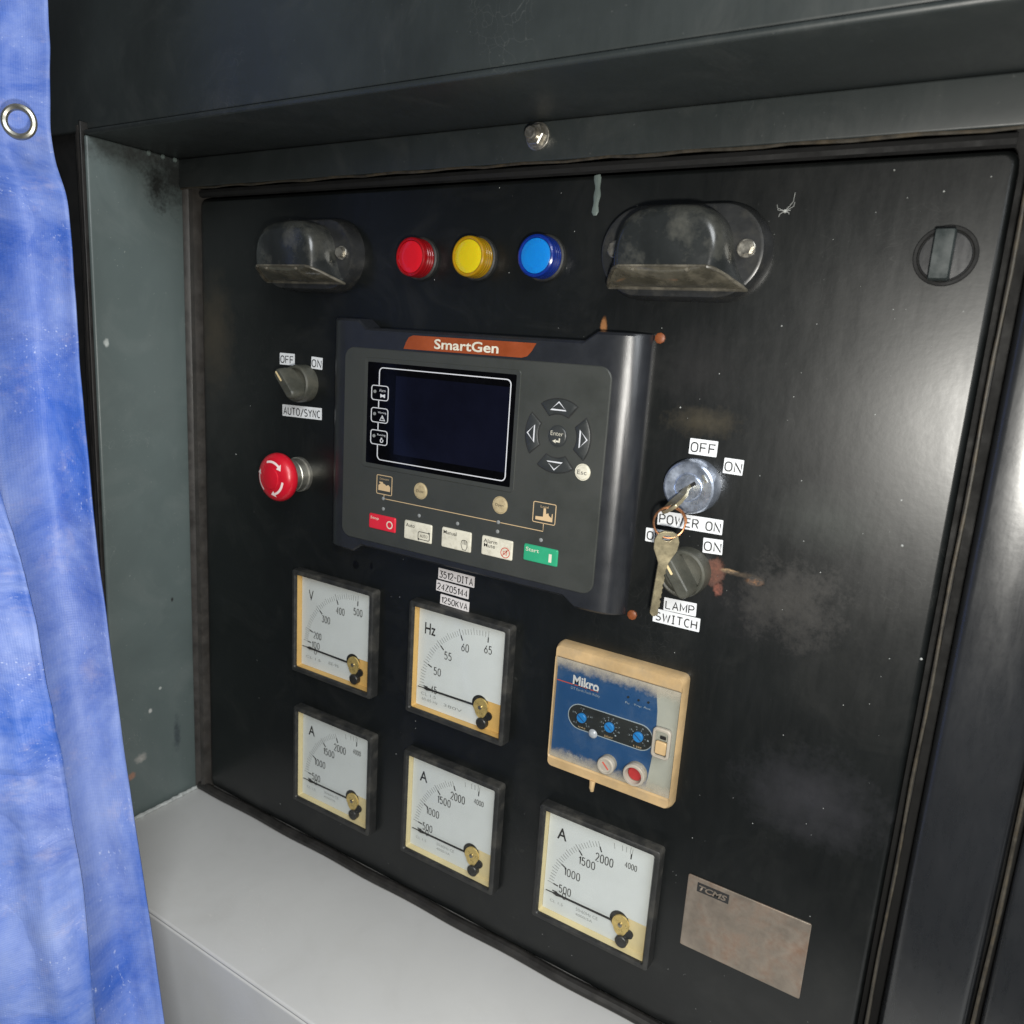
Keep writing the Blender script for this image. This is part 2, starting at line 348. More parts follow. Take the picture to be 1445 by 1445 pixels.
mt_inkr = M('red_ink', (.5, .08, .05), .6, var=.1)
mt_ban = M('orange_banner', (.25, .052, .014), .42, var=.2, scale=50)
mt_dial = M('dial_white', (.66, .70, .70), .5, var=.05, scale=20)
mt_amber = M('yellowed_case', (.66, .42, .14), .45, var=.12, scale=30)
mt_ivory = M('ivory_case', (.68, .58, .33), .45, var=.1, scale=30)
mt_brass = M('brass', (.72, .54, .20), .32, metal=.55, var=.25, scale=220)
mt_label = M('label_tape', (.74, .76, .78), .38, var=.05, scale=40, dirt=(.42, .40, .36), dirt_amt=.3, dirt_scale=110)
mt_labelp = M('label_tape_pinkish', (.66, .63, .63), .4, var=.05, dirt=(.42, .38, .34), dirt_amt=.3)
mt_estop = M('red_mushroom', (.55, .008, .022), .33, var=.1, scale=30, coat=.2, bump=.1)
mt_arrow = M('arrow_white', (.80, .66, .64), .5, var=.05)
mt_zinc = M('zinc_collar', (.40, .39, .34), .36, metal=.85, var=.2, scale=80)
mt_steel = M('dull_steel', (.45, .43, .38), .35, metal=.9, var=.25, scale=200, dirt=(.12, .08, .05), dirt_amt=.5, dirt_scale=300)
mt_lock = M('plated_lock', (.50, .56, .68), .30, metal=.85, var=.2, scale=150, rvar=.1, dirt=(.12, .11, .08), dirt_amt=.4, dirt_scale=260)
mt_key = M('key_nickel', (.52, .45, .29), .34, metal=.8, var=.12, scale=90, dirt=(.26, .19, .11), dirt_amt=.35, dirt_scale=200)
mt_copper = M('copper_ring', (.42, .19, .09), .35, metal=.85, var=.2, scale=200)
mt_beige = M('yellowed_cover_edge', (.47, .325, .165), .42, var=.2, scale=35, bump=.15, dirt=(.30, .24, .16), dirt_amt=.7, dirt_scale=50)
mt_blue = M('blue_faceplate', (.018, .075, .21), .45, var=.12, scale=20, dirt=(.20, .24, .28), dirt_amt=.22, dirt_scale=35)
mt_grey = M('grey_faceplate', (.42, .43, .40), .5, var=.08, scale=30, dirt=(.5, .48, .42), dirt_amt=.3)
mt_char = M('charcoal_print', (.022, .025, .026), .5, var=.1)
mt_dblue = M('blue_dial_knob', (.02, .22, .62), .4, var=.1)
mt_gblue = M('pale_blue_print', (.34, .40, .46), .5, var=.1)
mt_rbtn = M('dull_red_button', (.34, .025, .025), .5, var=.2)
mt_white = M('white_button', (.37, .335, .28), .45, var=.12, dirt=(.3, .24, .17), dirt_amt=.5)
mt_dust = M('grime', (.40, .35, .27), .8, var=.35, scale=90, bump=.6, dirt=(.55, .52, .46), dirt_amt=.7)
mt_orange = M('orange_plug', (.19, .052, .014), .5, var=.25, scale=200, dirt=(.2, .05, .01), dirt_amt=.6, dirt_scale=300)
mt_mark = M('cream_mark', (.70, .55, .30), .5, var=.1)
mt_plate = M('stained_aluminium', (.26, .22, .18), .42, metal=.5, var=.3, scale=50, dirt=(.22, .10, .05), dirt_amt=.6, dirt_scale=45)
mt_latch = M('teal_black_paint', (.025, .032, .032), .32, var=.3, dirt=(.1, .1, .1), dirt_amt=.2)
mt_speck = M('pale_speck', (.30, .31, .30), .6, var=.3)
mt_drip = M('grey_green_drip', (.12, .15, .14), .4, var=.15)
mt_cover = clear('clear_cover', (.95, .95, .93), .7, .06)
def dusty_window(m):
    "dust settled along the head and foot of the relay window"
    N, L = m.node_tree.nodes, m.node_tree.links
    tc = N.new('ShaderNodeTexCoord'); sp = N.new('ShaderNodeSeparateXYZ'); L.new(tc.outputs['Object'], sp.inputs[0])
    def mt(op, a_, b_=None, c_=None):
        x = N.new('ShaderNodeMath'); x.operation = op
        for i_, q_ in enumerate((a_, b_, c_)):
            if q_ is None: continue
            if isinstance(q_, (int, float)): x.inputs[i_].default_value = q_
            else: L.new(q_, x.inputs[i_])
        return x.outputs[0]
    nz = N.new('ShaderNodeTexNoise'); nz.inputs['Scale'].default_value = 190; nz.inputs['Detail'].default_value = 8; nz.inputs['Roughness'].default_value = .75; L.new(tc.outputs['Object'], nz.inputs['Vector'])
    n2 = N.new('ShaderNodeTexNoise'); n2.inputs['Scale'].default_value = 28; n2.inputs['Detail'].default_value = 5; L.new(tc.outputs['Object'], n2.inputs['Vector'])
    az = mt('ABSOLUTE', mt('ADD', sp.outputs['Z'], .0008))
    e = N.new('ShaderNodeMapRange'); e.inputs['From Min'].default_value = .0265; e.inputs['From Max'].default_value = .0385; L.new(az, e.inputs[0])
    d = mt('ADD', mt('MULTIPLY', e.outputs[0], .55), mt('MULTIPLY', n2.outputs['Fac'], .18))
    f = N.new('ShaderNodeMapRange'); f.inputs['From Min'].default_value = .62; f.inputs['From Max'].default_value = 1.1; f.inputs['To Max'].default_value = .62; L.new(mt('ADD', d, mt('MULTIPLY', nz.outputs['Fac'], .75)), f.inputs[0])
    df = N.new('ShaderNodeBsdfDiffuse'); df.inputs[0].default_value = (.52, .47, .38, 1)
    old = N['Material Output'].inputs['Surface'].links[0].from_socket
    mx = N.new('ShaderNodeMixShader'); L.new(f.outputs[0], mx.inputs[0]); L.new(old, mx.inputs[1]); L.new(df.outputs[0], mx.inputs[2]); L.new(mx.outputs[0], N['Material Output'].inputs['Surface'])
dusty_window(mt_cover)
mt_glint = M('glint_dome_gloss', (.30, .32, .34), .16, var=.2, scale=400, rvar=.1, coat=.4)  # pale gloss for the added dome that makes the window's glare spot
mt_pane = clear('meter_pane', (.985, .985, .98), .25, .05)
mt_lens = M('dusty_lens', (.085, .078, .058), .16, var=.5, scale=30, rvar=.08, coat=.6, dirt=(.20, .18, .135), dirt_amt=.75, dirt_scale=70)
mt_rim = M('dusty_rim', (.07, .064, .05), .35, var=.4, scale=90, dirt=(.20, .18, .14), dirt_amt=.6)
mt_lbase = M('lamp_base_plastic', (.02, .021, .022), .3, var=.2, rvar=.08, dirt=(.09, .085, .07), dirt_amt=.3)

def colour_lens(name, c):
    m = M(name, c, .22, var=.06, scale=40, rvar=.06, coat=.3); b = m.node_tree.nodes['Principled BSDF']
    setin(b, Subsurface_Weight=.25, Subsurface_Scale=.004); return m

# ================================================================== the enclosure (large structure)
PX0, PX1, PZ0, PZ1 = -.4875, .1312, -.3385, .2388          # the door sheet
JX, LZ, CZ, JY = -.5055, -.345, .2715, -.09               # jamb face, ledge, ceiling, frame front
fr = thing('enclosure_frame', 'grey green steel enclosure frame around the black control panel', 'frame', (0, 0, LZ))
def fpart(name, mb, mat, smooth=35): return mb.build(name, mat, fr, (0, 0, -LZ), smooth=smooth)
fpart('backing', MB().box(-.62, .75, .030, .034, -.75, .60), mt_void)
# jamb: a folded sheet, inner face looking at the panel, front lip turned outwards
def bevbox(mb, x0, x1, y0, y1, z0, z1, r=.002):
    bm = bmesh.new(); me = MB().box(x0, x1, y0, y1, z0, z1).mesh('b', 0); bm.from_mesh(me)
    bmesh.ops.bevel(bm, geom=bm.edges[:], offset=r, segments=3, profile=.5, affect='EDGES')
    b = len(mb.v); bm.verts.index_update(); mb.v += [tuple(v.co) for v in bm.verts]; mb.f += [tuple(b+v.index for v in f.verts) for f in bm.faces]
    bm.free(); bpy.data.meshes.remove(me); return mb
fpart('jamb', bevbox(MB(), JX-.004, JX, JY, .028, LZ, CZ), mt_jamb)
fpart('front_flange', bevbox(MB(), JX-.30, JX-.0045, JY+.012, JY+.016, -.75, .62), mt_void)
fpart('jamb_edge', bevbox(MB(), JX-.0065, JX-.0042, JY-.002, JY+.012, LZ-.03, CZ+.01, .0008), mt_sealk)
fpart('door_seal', MB().tube([(JX-.0145+.0012*math.sin(k*.9), JY+.006, -.74+1.02*k/40) for k in range(41)], .0042, 10), mt_seal)
fpart('door_seal', MB().tube([(JX-.0245+.0012*math.sin(k*.7+1), JY+.009, -.74+1.02*k/40) for k in range(41)], .0032, 8), mt_sealk)
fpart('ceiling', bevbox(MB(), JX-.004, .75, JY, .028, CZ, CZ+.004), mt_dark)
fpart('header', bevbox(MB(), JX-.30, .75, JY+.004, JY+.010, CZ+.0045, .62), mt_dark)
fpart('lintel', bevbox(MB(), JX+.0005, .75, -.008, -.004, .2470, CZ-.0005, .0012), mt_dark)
fpart('lintel_edge', MB().tube([(JX+.002+k*.0155, -.0072, .2462+.0005*math.sin(k*1.7)+.0004*random.random()) for k in range(81)], [.0008+.0004*random.random() for k in range(81)], 7), mt_lip)
fpart('top_gap_shade', MB().tube([(PX0-.012+k*.0157, .004, .2437) for k in range(41)], .0036, 8), mt_void)  # black strip standing in for the shade in the gap above the panel
# right post, its rusty lip and the next bay
pr = ((.1425, .03), (.1425, .006), (.1431, .0033), (.1450, .0012), (.1480, .0), (.1810, .0), (.1840, .0012), (.1858, .0033), (.1864, .006), (.1864, .03))
fpart('post', MB().rings([[(x, y, z) for x, y in pr] for z in (-.75, -.3, .0, .2455)]), mt_post, 60)
fpart('edge_lip', MB().tube([(.1362+.0004*math.sin(k*1.1), -.0005, -.75+.99*k/50) for k in range(51)], [.0007+.0003*random.random() for k in range(51)], 7), mt_lip)
fpart('edge_channel', bevbox(MB(), .1352, .1372, .0, .029, -.75, .243, .0006), mt_sealk)
fpart('post_lip', MB().tube([(.1885+.0003*math.sin(k*.9), .0, -.75+.99*k/50) for k in range(51)], [.0009+.0004*random.random() for k in range(51)], 7), mt_lip)
fpart('next_bay', bevbox(MB(), .192, .75, .002, .008, -.75, .2455, .003), mt_post)
# seals round the panel
fpart('side_seal', MB().rings([[(x, y, z) for x, y in ((JX+.0002, .02), (JX+.0002, -.001), (JX+.003, -.0065), (JX+.0075, -.0035), (JX+.009, -.0005), (JX+.0115, -.006), (JX+.0155, -.005), (JX+.0165, .001), (JX+.0165, .02))] for z in [LZ+.003+(PZ1+.0055-LZ)*k/30 for k in range(31)]]), mt_seal, 40)
fpart('bottom_seal', MB().tube([(JX+.006, -.003, LZ+.0045)]+[(JX+.012+k*.016, -.003-.0006*math.sin(k), LZ+.0046) for k in range(40)], .0046, 10), mt_sealk)
fpart('bottom_channel', MB().box(.1312, .75, .001, .029, LZ-.1, LZ), mt_void)
# sealant bead in the ledge corner
bp_ = [(JX+.003+.001*random.random(), JY-.002+.092*k/36, LZ+.0018) for k in range(37)]
fpart('sealant_bead', MB().tube(bp_, [.0016+.0011*abs(math.sin(k*.9))*random.random() for k in range(37)], 8), mt_bead)
for (px, py) in ((209, 211), (229, 211), (246, 214), (262, 224)):
    p = on(px, py, JX+.002, 0)
    fpart('weld_blob', MB().lathe([(.0006, -.0016), (.0018, -.0008), (.0021, .0008), (.0008, .0018)], 10, 0, 0), mt_drip).location = (p.x, p.y, CZ-.0022-LZ)
p = on(760, 193, -.008)
fb = MB().lathe([(.0085, -.008), (.0085, -.0095), (.008, -.0098)], 24, p.x, p.z)
fpart('washer', fb, mt_steel)
hb = fpart('bolt_head', MB().rings([[(p.x+r_*math.cos(math.pi/3*i), y, p.z+r_*math.sin(math.pi/3*i)) for i in range(6)] for r_, y in ((.0068, -.0098), (.0068, -.0140), (.0060, -.0146))]).lathe([(.0040, -.0146), (.0040, -.0190), (.0034, -.0198)], 16, p.x, p.z), mt_steel, 30)

led = MB(); bevbox(led, JX+.0005, .75, -.139, .028, LZ-.004, LZ); bevbox(led, JX+.0005, .75, -.139, -.135, LZ-.40, LZ-.0042)
lo = led.build('ledge', mt_ledge, None); tag(lo, 'pale grey painted steel ledge below the control panel', 'ledge', kind='structure')
# ================================================================== the panel
panel = thing('control_panel', 'black painted steel control panel door with rust patches and dusty smudges', 'panel', (0, 0, 0))
W_, H_ = PX1-PX0, PZ1-PZ0; pcx, pcz = (PX0+PX1)/2, (PZ0+PZ1)/2
MB().stack([(W_, H_, .006, .0270), (W_, H_, .006, .0045), (W_-.0008, H_-.0008, .006, .0024), (W_-.0026, H_-.0026, .006, .0008), (W_-.006, H_-.006, .005, 0)], 5, pcx, pcz).build('door_sheet', mt_panel, panel)
# paint drip
dpts = []
x0, z0 = XZ(843, 246); x1, z1 = XZ(842, 303)
for k in range(13):
    t = k/12; dpts.append((x0+(x1-x0)*t+.0006*math.sin(t*5)-.0006*t, 0.0002, z0-.0005+(z1-z0)*t))
MB().tube(dpts, [.0022+.0004*math.sin(k*1.3) for k in range(12)]+[.0012], 10).build('paint_drip', mt_drip, panel).scale = (1, .35, 1)
# small fibres and a dead insect stuck to the paint
ins = MB(); ix, iz = XZ(1108, 298)
for (dx, dz) in ((-7, 2), (5, 1), (8, 8), (-5, -5), (4, -3), (7, 16), (-8, 6)):
    ins.strip([(ix, iz), (ix+dx*.55*MM, iz+dz*.3*MM), (ix+dx*MM*.6, iz+dz*MM*.6)], .00022, -.0001, -.0004)
ins.lathe([(.0011, -.0002), (.0008, -.0010), (.0002, -.0013)], 8, ix, iz)
ins.build('dead_insect', mt_speck, panel)
for (px, py, r) in ((705, 265, .5), (333, 641, .8), (1272, 706, .7), (1273, 770, .9), (1300, 930, .9), (1262, 240, .5), (1332, 270, .6), (1103, 460, .6), (960, 575, .7), (1120, 560, .4), (1190, 995, .4), (1235, 585, .5)):
    x, z = XZ(px, py); MB().lathe([(r*.8*MM, 0), (r*.6*MM, -.0002), (r*.2*MM, -.0003)], 8, x, z).build('paint_speck', mt_speck, panel)

ds = MB(); rd = random.Random(11)
for k in range(170):
    x = PX0+.01+rd.random()**.55*(W_-.02); z = rd.uniform(PZ0+.01, PZ1-.01); r = rd.uniform(.00012, .00042)
    ds.lathe([(r, 0), (r*.5, -.00015)], 5, x, z)
ds.build('dust_specks', mt_speck, panel)['kind'] = 'stuff'

# ================================================================== panel meters
MR = 'square analogue meters on the panel'
def meter(name, label, quad, title, marks, minors, case, zero_txt, caption, tw):
    yf = -.0088
    c = Vector((0, 0)); 
    for q in quad: c += Vector(XZ(q[0], q[1], yf))/len(quad)
    if len(quad) == 2: c.y -= .048; 
    t = thing(name, label, 'meter', (c.x, 0, c.y), MR)
    S = .0955; O = .0862
    rg = [rrect(S, S, .0025, 0), rrect(S, S, .0025, -.0062), rrect(S-.001, S-.001, .0022, -.0080), rrect(S-.0032, S-.0032, .002, yf), rrect(O+.0018, O+.0018, .002, yf), rrect(O+.0004, O+.0004, .0016, yf+.0008), rrect(O, O, .0015, yf+.0020), rrect(O, O, .0015, -.0058)]
    MB().rings(rg, False, False).build('bezel', mt_bezel, t)
    ca = MB().rings([rrect(O-.0002, O-.0002, .0014, -.0060), rrect(O-.0018, O-.0018, .0014, -.0005)], False, True); cs = ca.build('case', case, t)
    D = (O-.0022)/2
    yd = -.0012
    outl = [(-D, -D), (D-.0205, -D), (D-.0205, -D+.0235), (D, -D+.0235), (D, D), (-D, D)]
    dl = MB().poly(outl, -.0006, yd).build('dial', mt_dial, t)
    pv = (.0225, -.0245); yt = yd-.00025
    tk2 = MB()
    for a in minors:
        ra, rb = .0570, .0612
        if a[1]: rb = .0622
        an = math.radians(180-a[0])
        tk2.strip([(pv[0]+r*math.cos(an), pv[1]+r*math.sin(an)) for r in (ra, rb)], .00024, yd, yt)
    tk2.build('scale_ticks', mt_inkg, dl)
    for a, s, hh in marks:
        an = math.radians(180-a)
        if a >= 0:
            MB().strip([(pv[0]+r*math.cos(an), pv[1]+r*math.sin(an)) for r in (.0530, .0572)], .00085, yd, yt).build('major_tick', mt_ink, dl)
        rl = .0478
        lx, lz = pv[0]+rl*math.cos(an)+.0008, pv[1]+rl*math.sin(an)-.0004
        hh *= .93; wd = len(s)*hh*.52
        strokes(s, lx-wd/2, lx+wd/2, lz-hh/2, lz+hh/2, yt-.0001, mt_ink, dl, .098, .30)
    text(title, -.0305-tw/2, -.0305+tw/2, .0205, .0300, yt-.00005, mt_ink, dl, thin=.012 if title != 'V' else 0)
    for (s, x0, x1, z, h) in caption:
        text(s, x0*MM, x1*MM, (z-h/2)*MM, (z+h/2)*MM, yt-.00005, mt_inkg, dl, thin=-.01)
    # movement: black cup, brass plate, black zero wheel, counterweight, pointer
    MB().lathe([(.0072, -.0006), (.0072, -.0018)], 24, pv[0]-.0020, pv[1]+.0015).build('cup', mt_blkpl, t)
    br = [(pv[0]+.0066*math.cos(a)*(1.0 if math.sin(a) > -.3 else .86), pv[1]+.0072*math.sin(a)*(1.0 if math.sin(a) > -.2 else 1.25)) for a in [2*math.pi*k/28 for k in range(28)]]
    bp = MB().poly(br, -.0020, -.0036).build('movement_plate', mt_brass, t)
    MB().lathe([(.0016, -.0036), (.0016, -.0046), (.0008, -.005)], 14, pv[0], pv[1]).build('pivot_screw', mt_steel, bp)
    MB().poly(arc(pv[0]+.0065, pv[1]-.006, .0034, 0, 330, 14), -.0012, -.0026).build('counterweight', mt_blkpl, t)
    MB().lathe([(.0046, -.0012), (.0046, -.0050), (.0040, -.0056)], 24, pv[0]+.0022, pv[1]-.0124).build('zero_wheel', mt_blkpl, t)
    pa = math.radians(180+.6+zero_txt)
    dv = Vector((math.cos(pa), math.sin(pa))); nv = Vector((-dv.y, dv.x)); o_ = Vector(pv)
    pp = [o_+dv*.005+nv*.00075, o_+dv*.048+nv*.00065, o_+dv*.053+nv*.0013, o_+dv*.0565+nv*.00022, o_+dv*.062+nv*.0002, o_+dv*.062-nv*.0002, o_+dv*.0565-nv*.00022, o_+dv*.053-nv*.0013, o_+dv*.048-nv*.00065, o_+dv*.005-nv*.00075]
    MB().poly([(q.x, q.y) for q in pp], -.0024, -.0030).build('pointer', mt_ink, t)
    MB().box(-O/2+.0003, O/2-.0003, -.0060, -.0065, -O/2+.0003, O/2-.0003).build('pane', mt_pane, t, smooth=0)
    return t
def mins(a0, a1, n, every=5): return [(a0+(a1-a0)*k/n, k % every == 0) for k in range(n+1)]
hzm = [(20, '50', .0066), (42.5, '55', .0066), (66, '60', .0066), (92, '65', .0066), (0, '45', .0062)]
hzmin = mins(0, 20, 8)+mins(20, 42.5, 9)+mins(42.5, 66, 10)+mins(66, 92, 10)
vm = [(6, '100', .0062), (17.5, '200', .0062), (42, '300', .0064), (67, '400', .0064), (92, '500', .0064), (-1, '0', .0056)]
vmin = mins(6, 17.5, 6)+mins(17.5, 42, 10)+mins(42, 67, 10)+mins(67, 92, 10)
am = [(6, '500', .0066), (26, '1000', .0066), (48, '1500', .0066), (67, '2000', .0070), (92, '4000', .0046), (0, '0', .0056)]
amin = mins(6, 26, 8)+mins(26, 48, 9)+mins(48, 67, 8)+[(79, 0), (85, 0), (88, 0), (91, 1), (92.5, 0)]
Q = {'V': [(408.7, 803.7), (523, 838.5), (524.5, 986.8), (413.7, 944.4)], 'Hz': [(571.9, 848.5), (722.6, 887.1), (715, 1052.8), (568, 1004)],
     'A1': [(412.4, 996.2), (524.5, 1042.3), (518.3, 1179.3), (413.7, 1129.5)], 'A2': [(568.1, 1058.5), (708.9, 1115.8), (691.4, 1260), (563, 1201.7)],
     'A3': [(759.5, 1136), (935.3, 1201)]}
capA = [('CL 1.5', -36, -25, -33, 2.2), ('50/60Hz CE', -14, 4, -30.5, 2.6), ('4000/5A', -14, 0, -34.8, 2.0)]
meter('voltmeter', 'square black framed dial meter marked V with orange yellowed case', Q['V'], 'V', vm, vmin, mt_amber, -1.5, [('CL 1.5', -36, -18, -33, 2.2), ('BE-96', -8, 4, -32, 2.6)], .0058)
meter('frequency_meter', 'square black framed dial meter marked Hz below the three white number labels', Q['Hz'], 'Hz', hzm, hzmin, mt_amber, .3, [('CL 1.5', -37, -22, -31, 2.6), ('60-65 Hz', -36, -20, -35.5, 2.4), ('380V', -14, 4, -34.5, 2.4)], .0105)
meter('ammeter', 'square dial meter marked A directly below the V meter', Q['A1'], 'A', am, amin, mt_ivory, .0, capA, .0078)
meter('ammeter', 'square dial meter marked A directly below the Hz meter', Q['A2'], 'A', am, amin, mt_ivory, .0, capA, .0078)
meter('ammeter', 'square dial meter marked A below the blue relay, nearest the metal nameplate', Q['A3'], 'A', am, amin, mt_ivory, .0, capA, .0078)

# ================================================================== earth fault relay
yr = -.0100
rq = [(779.7, 904.2), (971.6, 956.5), (949.3, 1148.4), (766.2, 1081.5)]
cx = sum(XZ(*q, yr)[0] for q in rq)/4; cz = sum(XZ(*q, yr)[1] for q in rq)/4
rl = thing('protection_relay', 'square relay with blue face and three small blue dials under clear yellowed cover', 'relay', (cx, 0, cz))
yp = -.0060
def RL(px, py, y=yp):
    x, z = XZ(740+px/5.1615, 880+py/5.1607, y); return x-cx, z-cz
S = .0955
IW, IH, iz = .0922, .0765, -.0008
MB().rings([rrect(S, S, .004, 0), rrect(S, S, .004, -.0045), rrect(S-.0012, S-.0012, .004, -.0080), rrect(S-.0030, S-.0030, .0035, yr), rrect(IW+.001, IH+.002, .002, yr, 6, 0, iz), rrect(IW, IH, .0015, yr+.001, 6, 0, iz), rrect(IW, IH, .0015, yp+.001, 6, 0, iz)], False, False).build('cover_frame', mt_beige, rl)
MB().stack([(IW+.001, IH+.001, .0015, 0), (IW+.001, IH+.001, .0015, yp+.0009)], 4, 0, iz).build('base', mt_grey, rl)
gx0, gx1, gz0, gz1 = -IW/2, IW/2, iz-IH/2, iz+IH/2
bnd = [RL(960, 500), RL(966, 640), RL(958, 760), RL(938, 920), RL(880, 1190)]
bl = [(gx0, gz1), (gx0, gz0)]+[(bnd[-1][0]-.0008, gz0)]+[b for b in reversed(bnd)]+[(bnd[0][0], gz1)]
fp = MB().poly(bl, yp+.0009, yp).build('faceplate', mt_blue, rl)
# charcoal band with pale outline
a = RL(415, 688); b_ = RL(835, 817); rr = .0093
def stad(r): return arc(a[0]-.001, (a[1]+b_[1])/2, r, 90, 270, 14)+arc(b_[0]+.0008, (a[1]+b_[1])/2, r, -90, 90, 14)
MB().poly(stad(rr), yp, yp-.0002).build('setting_band', mt_char, fp)
MB().strip(stad(rr), .0006, yp, yp-.0003, True).build('band_outline', mt_gblue, fp)
zm = (a[1]+b_[1])/2
for i, (px, py, n) in enumerate(((420, 690, 5), (622, 750, 10), (832, 818, 8))):
    x = RL(px, py)[0]; z = zm
    k = MB().lathe([(.0036, yp), (.0036, yp-.0016), (.0032, yp-.0020)], 24, x, z).build('setting_dial', mt_dblue, rl)
    MB().strip([(x-.0024, z+.0018), (x+.0024, z-.0018)], .0007, yp-.0020, yp-.0022).build('slot', mt_blue, k)
    tks = MB()
    for j in range(n):
        an = math.radians(225-270*j/(n-1))
        tks.strip([(x+.0046*math.cos(an), z+.0046*math.sin(an)), (x+.0054*math.cos(an), z+.0054*math.sin(an))], .0003, yp-.0002, yp-.0004)
    tks.build('dial_ticks', mt_gblue, fp)
    for j in range(n):
        an = math.radians(225-270*j/(n-1)); s = [['0.2', '.05', '1.0', '1.25', '2.0'], ['0', '.1', '.2', '.3', '.4', '.5', '.6', '.7', '.8', '1'], ['.1', '.2', '.3', '.5', '.6', '.8', '1', '2']][i][j]
        lx, lz = x+.0070*math.cos(an), z+.0069*math.sin(an)
        text(s, lx-.0004*len(s)-.0002, lx+.0004*len(s)+.0002, lz-.0005, lz+.0005, yp-.0004, mt_gblue, fp, thin=-.01)
    s = ['I(A)', 'DELAY', 't sec'][i]; text(s, x-.0032+.001*(i == 0), x+.0032, z-.0082, z-.0068, yp-.0004, mt_gold, fp)
ml, mr_ = RL(355, 415), RL(545, 465)
text('Mikro', ml[0], mr_[0], ml[1]-.003, ml[1]+.0046, yp-.0003, mt_line, fp, thin=.03)
ll, lr = RL(228, 402), RL(538, 497); zl = (ll[1]+lr[1])/2
MB().strip([(gx0+.0005, zl), (lr[0], zl)], .0006, yp, yp-.0003).build('red_line', mt_inkr, fp)
text('DT Earth Fault Relay', ml[0]-.001, ml[0]+.0215, zl-.0042, zl-.0018, yp-.0003, mt_gblue, fp, thin=-.008)
m2 = RL(365, 965); text('MK 201A', m2[0]-.006, m2[0]+.0065, m2[1]-.0012, m2[1]+.0012, yp-.0003, mt_gblue, fp, thin=-.005)
for (px, py, s) in ((750, 575, 'Pu'), (825, 598, 'Trip'), (897, 615, 'Aux.')):
    q = RL(px, py); text(s, q[0]-.0007*len(s), q[0]+.0007*len(s), q[1]-.0008, q[1]+.0008, yp-.0003, mt_gblue, fp)
    MB().lathe([(.0008, yp), (.0008, yp-.0006)], 12, q[0]+.0003, q[1]+.0042).build('indicator', mt_char, fp)
q = RL(585, 1040, -.0126)
sb = MB().lathe([(.0062, yp), (.0062, -.0118), (.0056, -.0126), (.0048, -.0126), (.0046, -.0116)], 28, q[0], q[1]).build('reset_screw', mt_white, rl)
MB().strip([(q[0]-.0024, q[1]+.0022), (q[0]+.0022, q[1]-.0024)], .0012, -.0115, -.01165).build('slot', mt_inkr, sb)
q = RL(790, 1110, -.0126)
sb = MB().lathe([(.0078, yp), (.0078, -.0118), (.0072, -.0126), (.0060, -.0126), (.0056, -.0114), (.0054, -.0076)], 32, q[0], q[1]).build('button_collar', mt_white, rl)
MB().lathe([(.0052, -.0074), (.0052, -.0088), (.0042, -.0096)], 24, q[0], q[1]).build('red_button', mt_rbtn, rl)
MB().box(-IW/2+.0003, IW/2-.0003, yr+.0008, yr+.0014, iz-IH/2+.0003, iz+IH/2-.0003).build('clear_window', mt_cover, rl, smooth=0)
q = RL(990, 880, -.0124)
lt = MB().rings([rrect(.0125, .0215, .003, -.0098, 6, *q), rrect(.0125, .0215, .003, -.0117, 6, *q), rrect(.0112, .0200, .0025, -.0124, 6, *q), rrect(.0092, .0180, .002, -.0124, 6, *q), rrect(.0085, .0173, .0018, -.0108, 6, *q)], False, False).build('latch_surround', mt_white, rl)
MB().stack([(.0076, .0090, .001, -.0098), (.0076, .0090, .001, -.0112), (.0066, .0080, .001, -.0118)], 4, q[0], q[1]-.0034).build('latch_tab', mt_beige, rl)
MB().stack([(.0040, .0022, .0004, -.0098), (.0040, .0022, .0004, -.0101)], 3, q[0]+.0006, q[1]+.0036).build('latch_slot', mt_void, rl)
q = RL(495, 805, yr)
MB().lathe([(.0034, yr+.0007), (.0031, yr+.0001), (.0024, yr-.0006), (.0013, yr-.0010), (.0002, yr-.0011)], 20, q[0], q[1]).build('added_glint_dome', mt_glint, rl)  # added dome, shaped to catch the flash as a glare spot
MB().tube([(-.0095, -.010, -S/2+.002), (-.0093, -.011, -S/2-.003), (-.0088, -.011, -S/2-.0055)], [.0022, .0019, .0013], 10).build('drip', mt_beige, rl)

# ================================================================== controller
yc = -.017
CX0, CX1, CZ0, CZ1 = -.3125, -.0465, -.0415, .1425
ccx, ccz = (CX0+CX1)/2, (CZ0+CZ1)/2
ct = thing('genset_controller', 'dark grey controller module with black screen, orange banner and coloured keys', 'controller', (ccx, 0, ccz))
hw = (CX1-CX0)/2; hh = (CZ1-CZ0)/2
def CL(px, py, y=yc): x, z = XZ(px, py, y); return x-ccx, z-ccz
# body: convex profile swept along z, shoulders taller than the middle
prof = [(-hw, 0), (-hw, -.004), (-hw+.0016, -.0075), (-hw+.005, -.0118), (-hw+.0095, -.0148), (-hw+.0150, -.0163), (-hw+.022, -.0168)]
prof = prof+[(-x, y) for x, y in reversed(prof)]
def topz(x):
    ax = abs(x+.0)
    if ax > .092+.009: return hh
    if ax < .092: return hh-.0062
    return hh-.0062+.0062*(ax-.092)/.009
xs = sorted(set([p_[0] for p_ in prof]+[-.101, -.092, .092, .101]+[k*.01 for k in range(-10, 11)]))
def py_(x):
    for (xa, ya), (xb, yb) in zip(prof, prof[1:]):
        if xa <= x <= xb and xb > xa: return ya+(yb-ya)*(x-xa)/(xb-xa)
    return 0
rows = []
for x in xs:
    ys = py_(x) if abs(x) < hw-1e-6 else -.004
    tz = topz(x); e = .0022
    rows.append([(x, 0, tz), (x, ys*.55, tz), (x, ys*.9, tz-.0006), (x, ys, tz-e), (x, ys, -tz+e), (x, ys*.9, -tz+.0006), (x, ys*.55, -tz), (x, 0, -tz)])
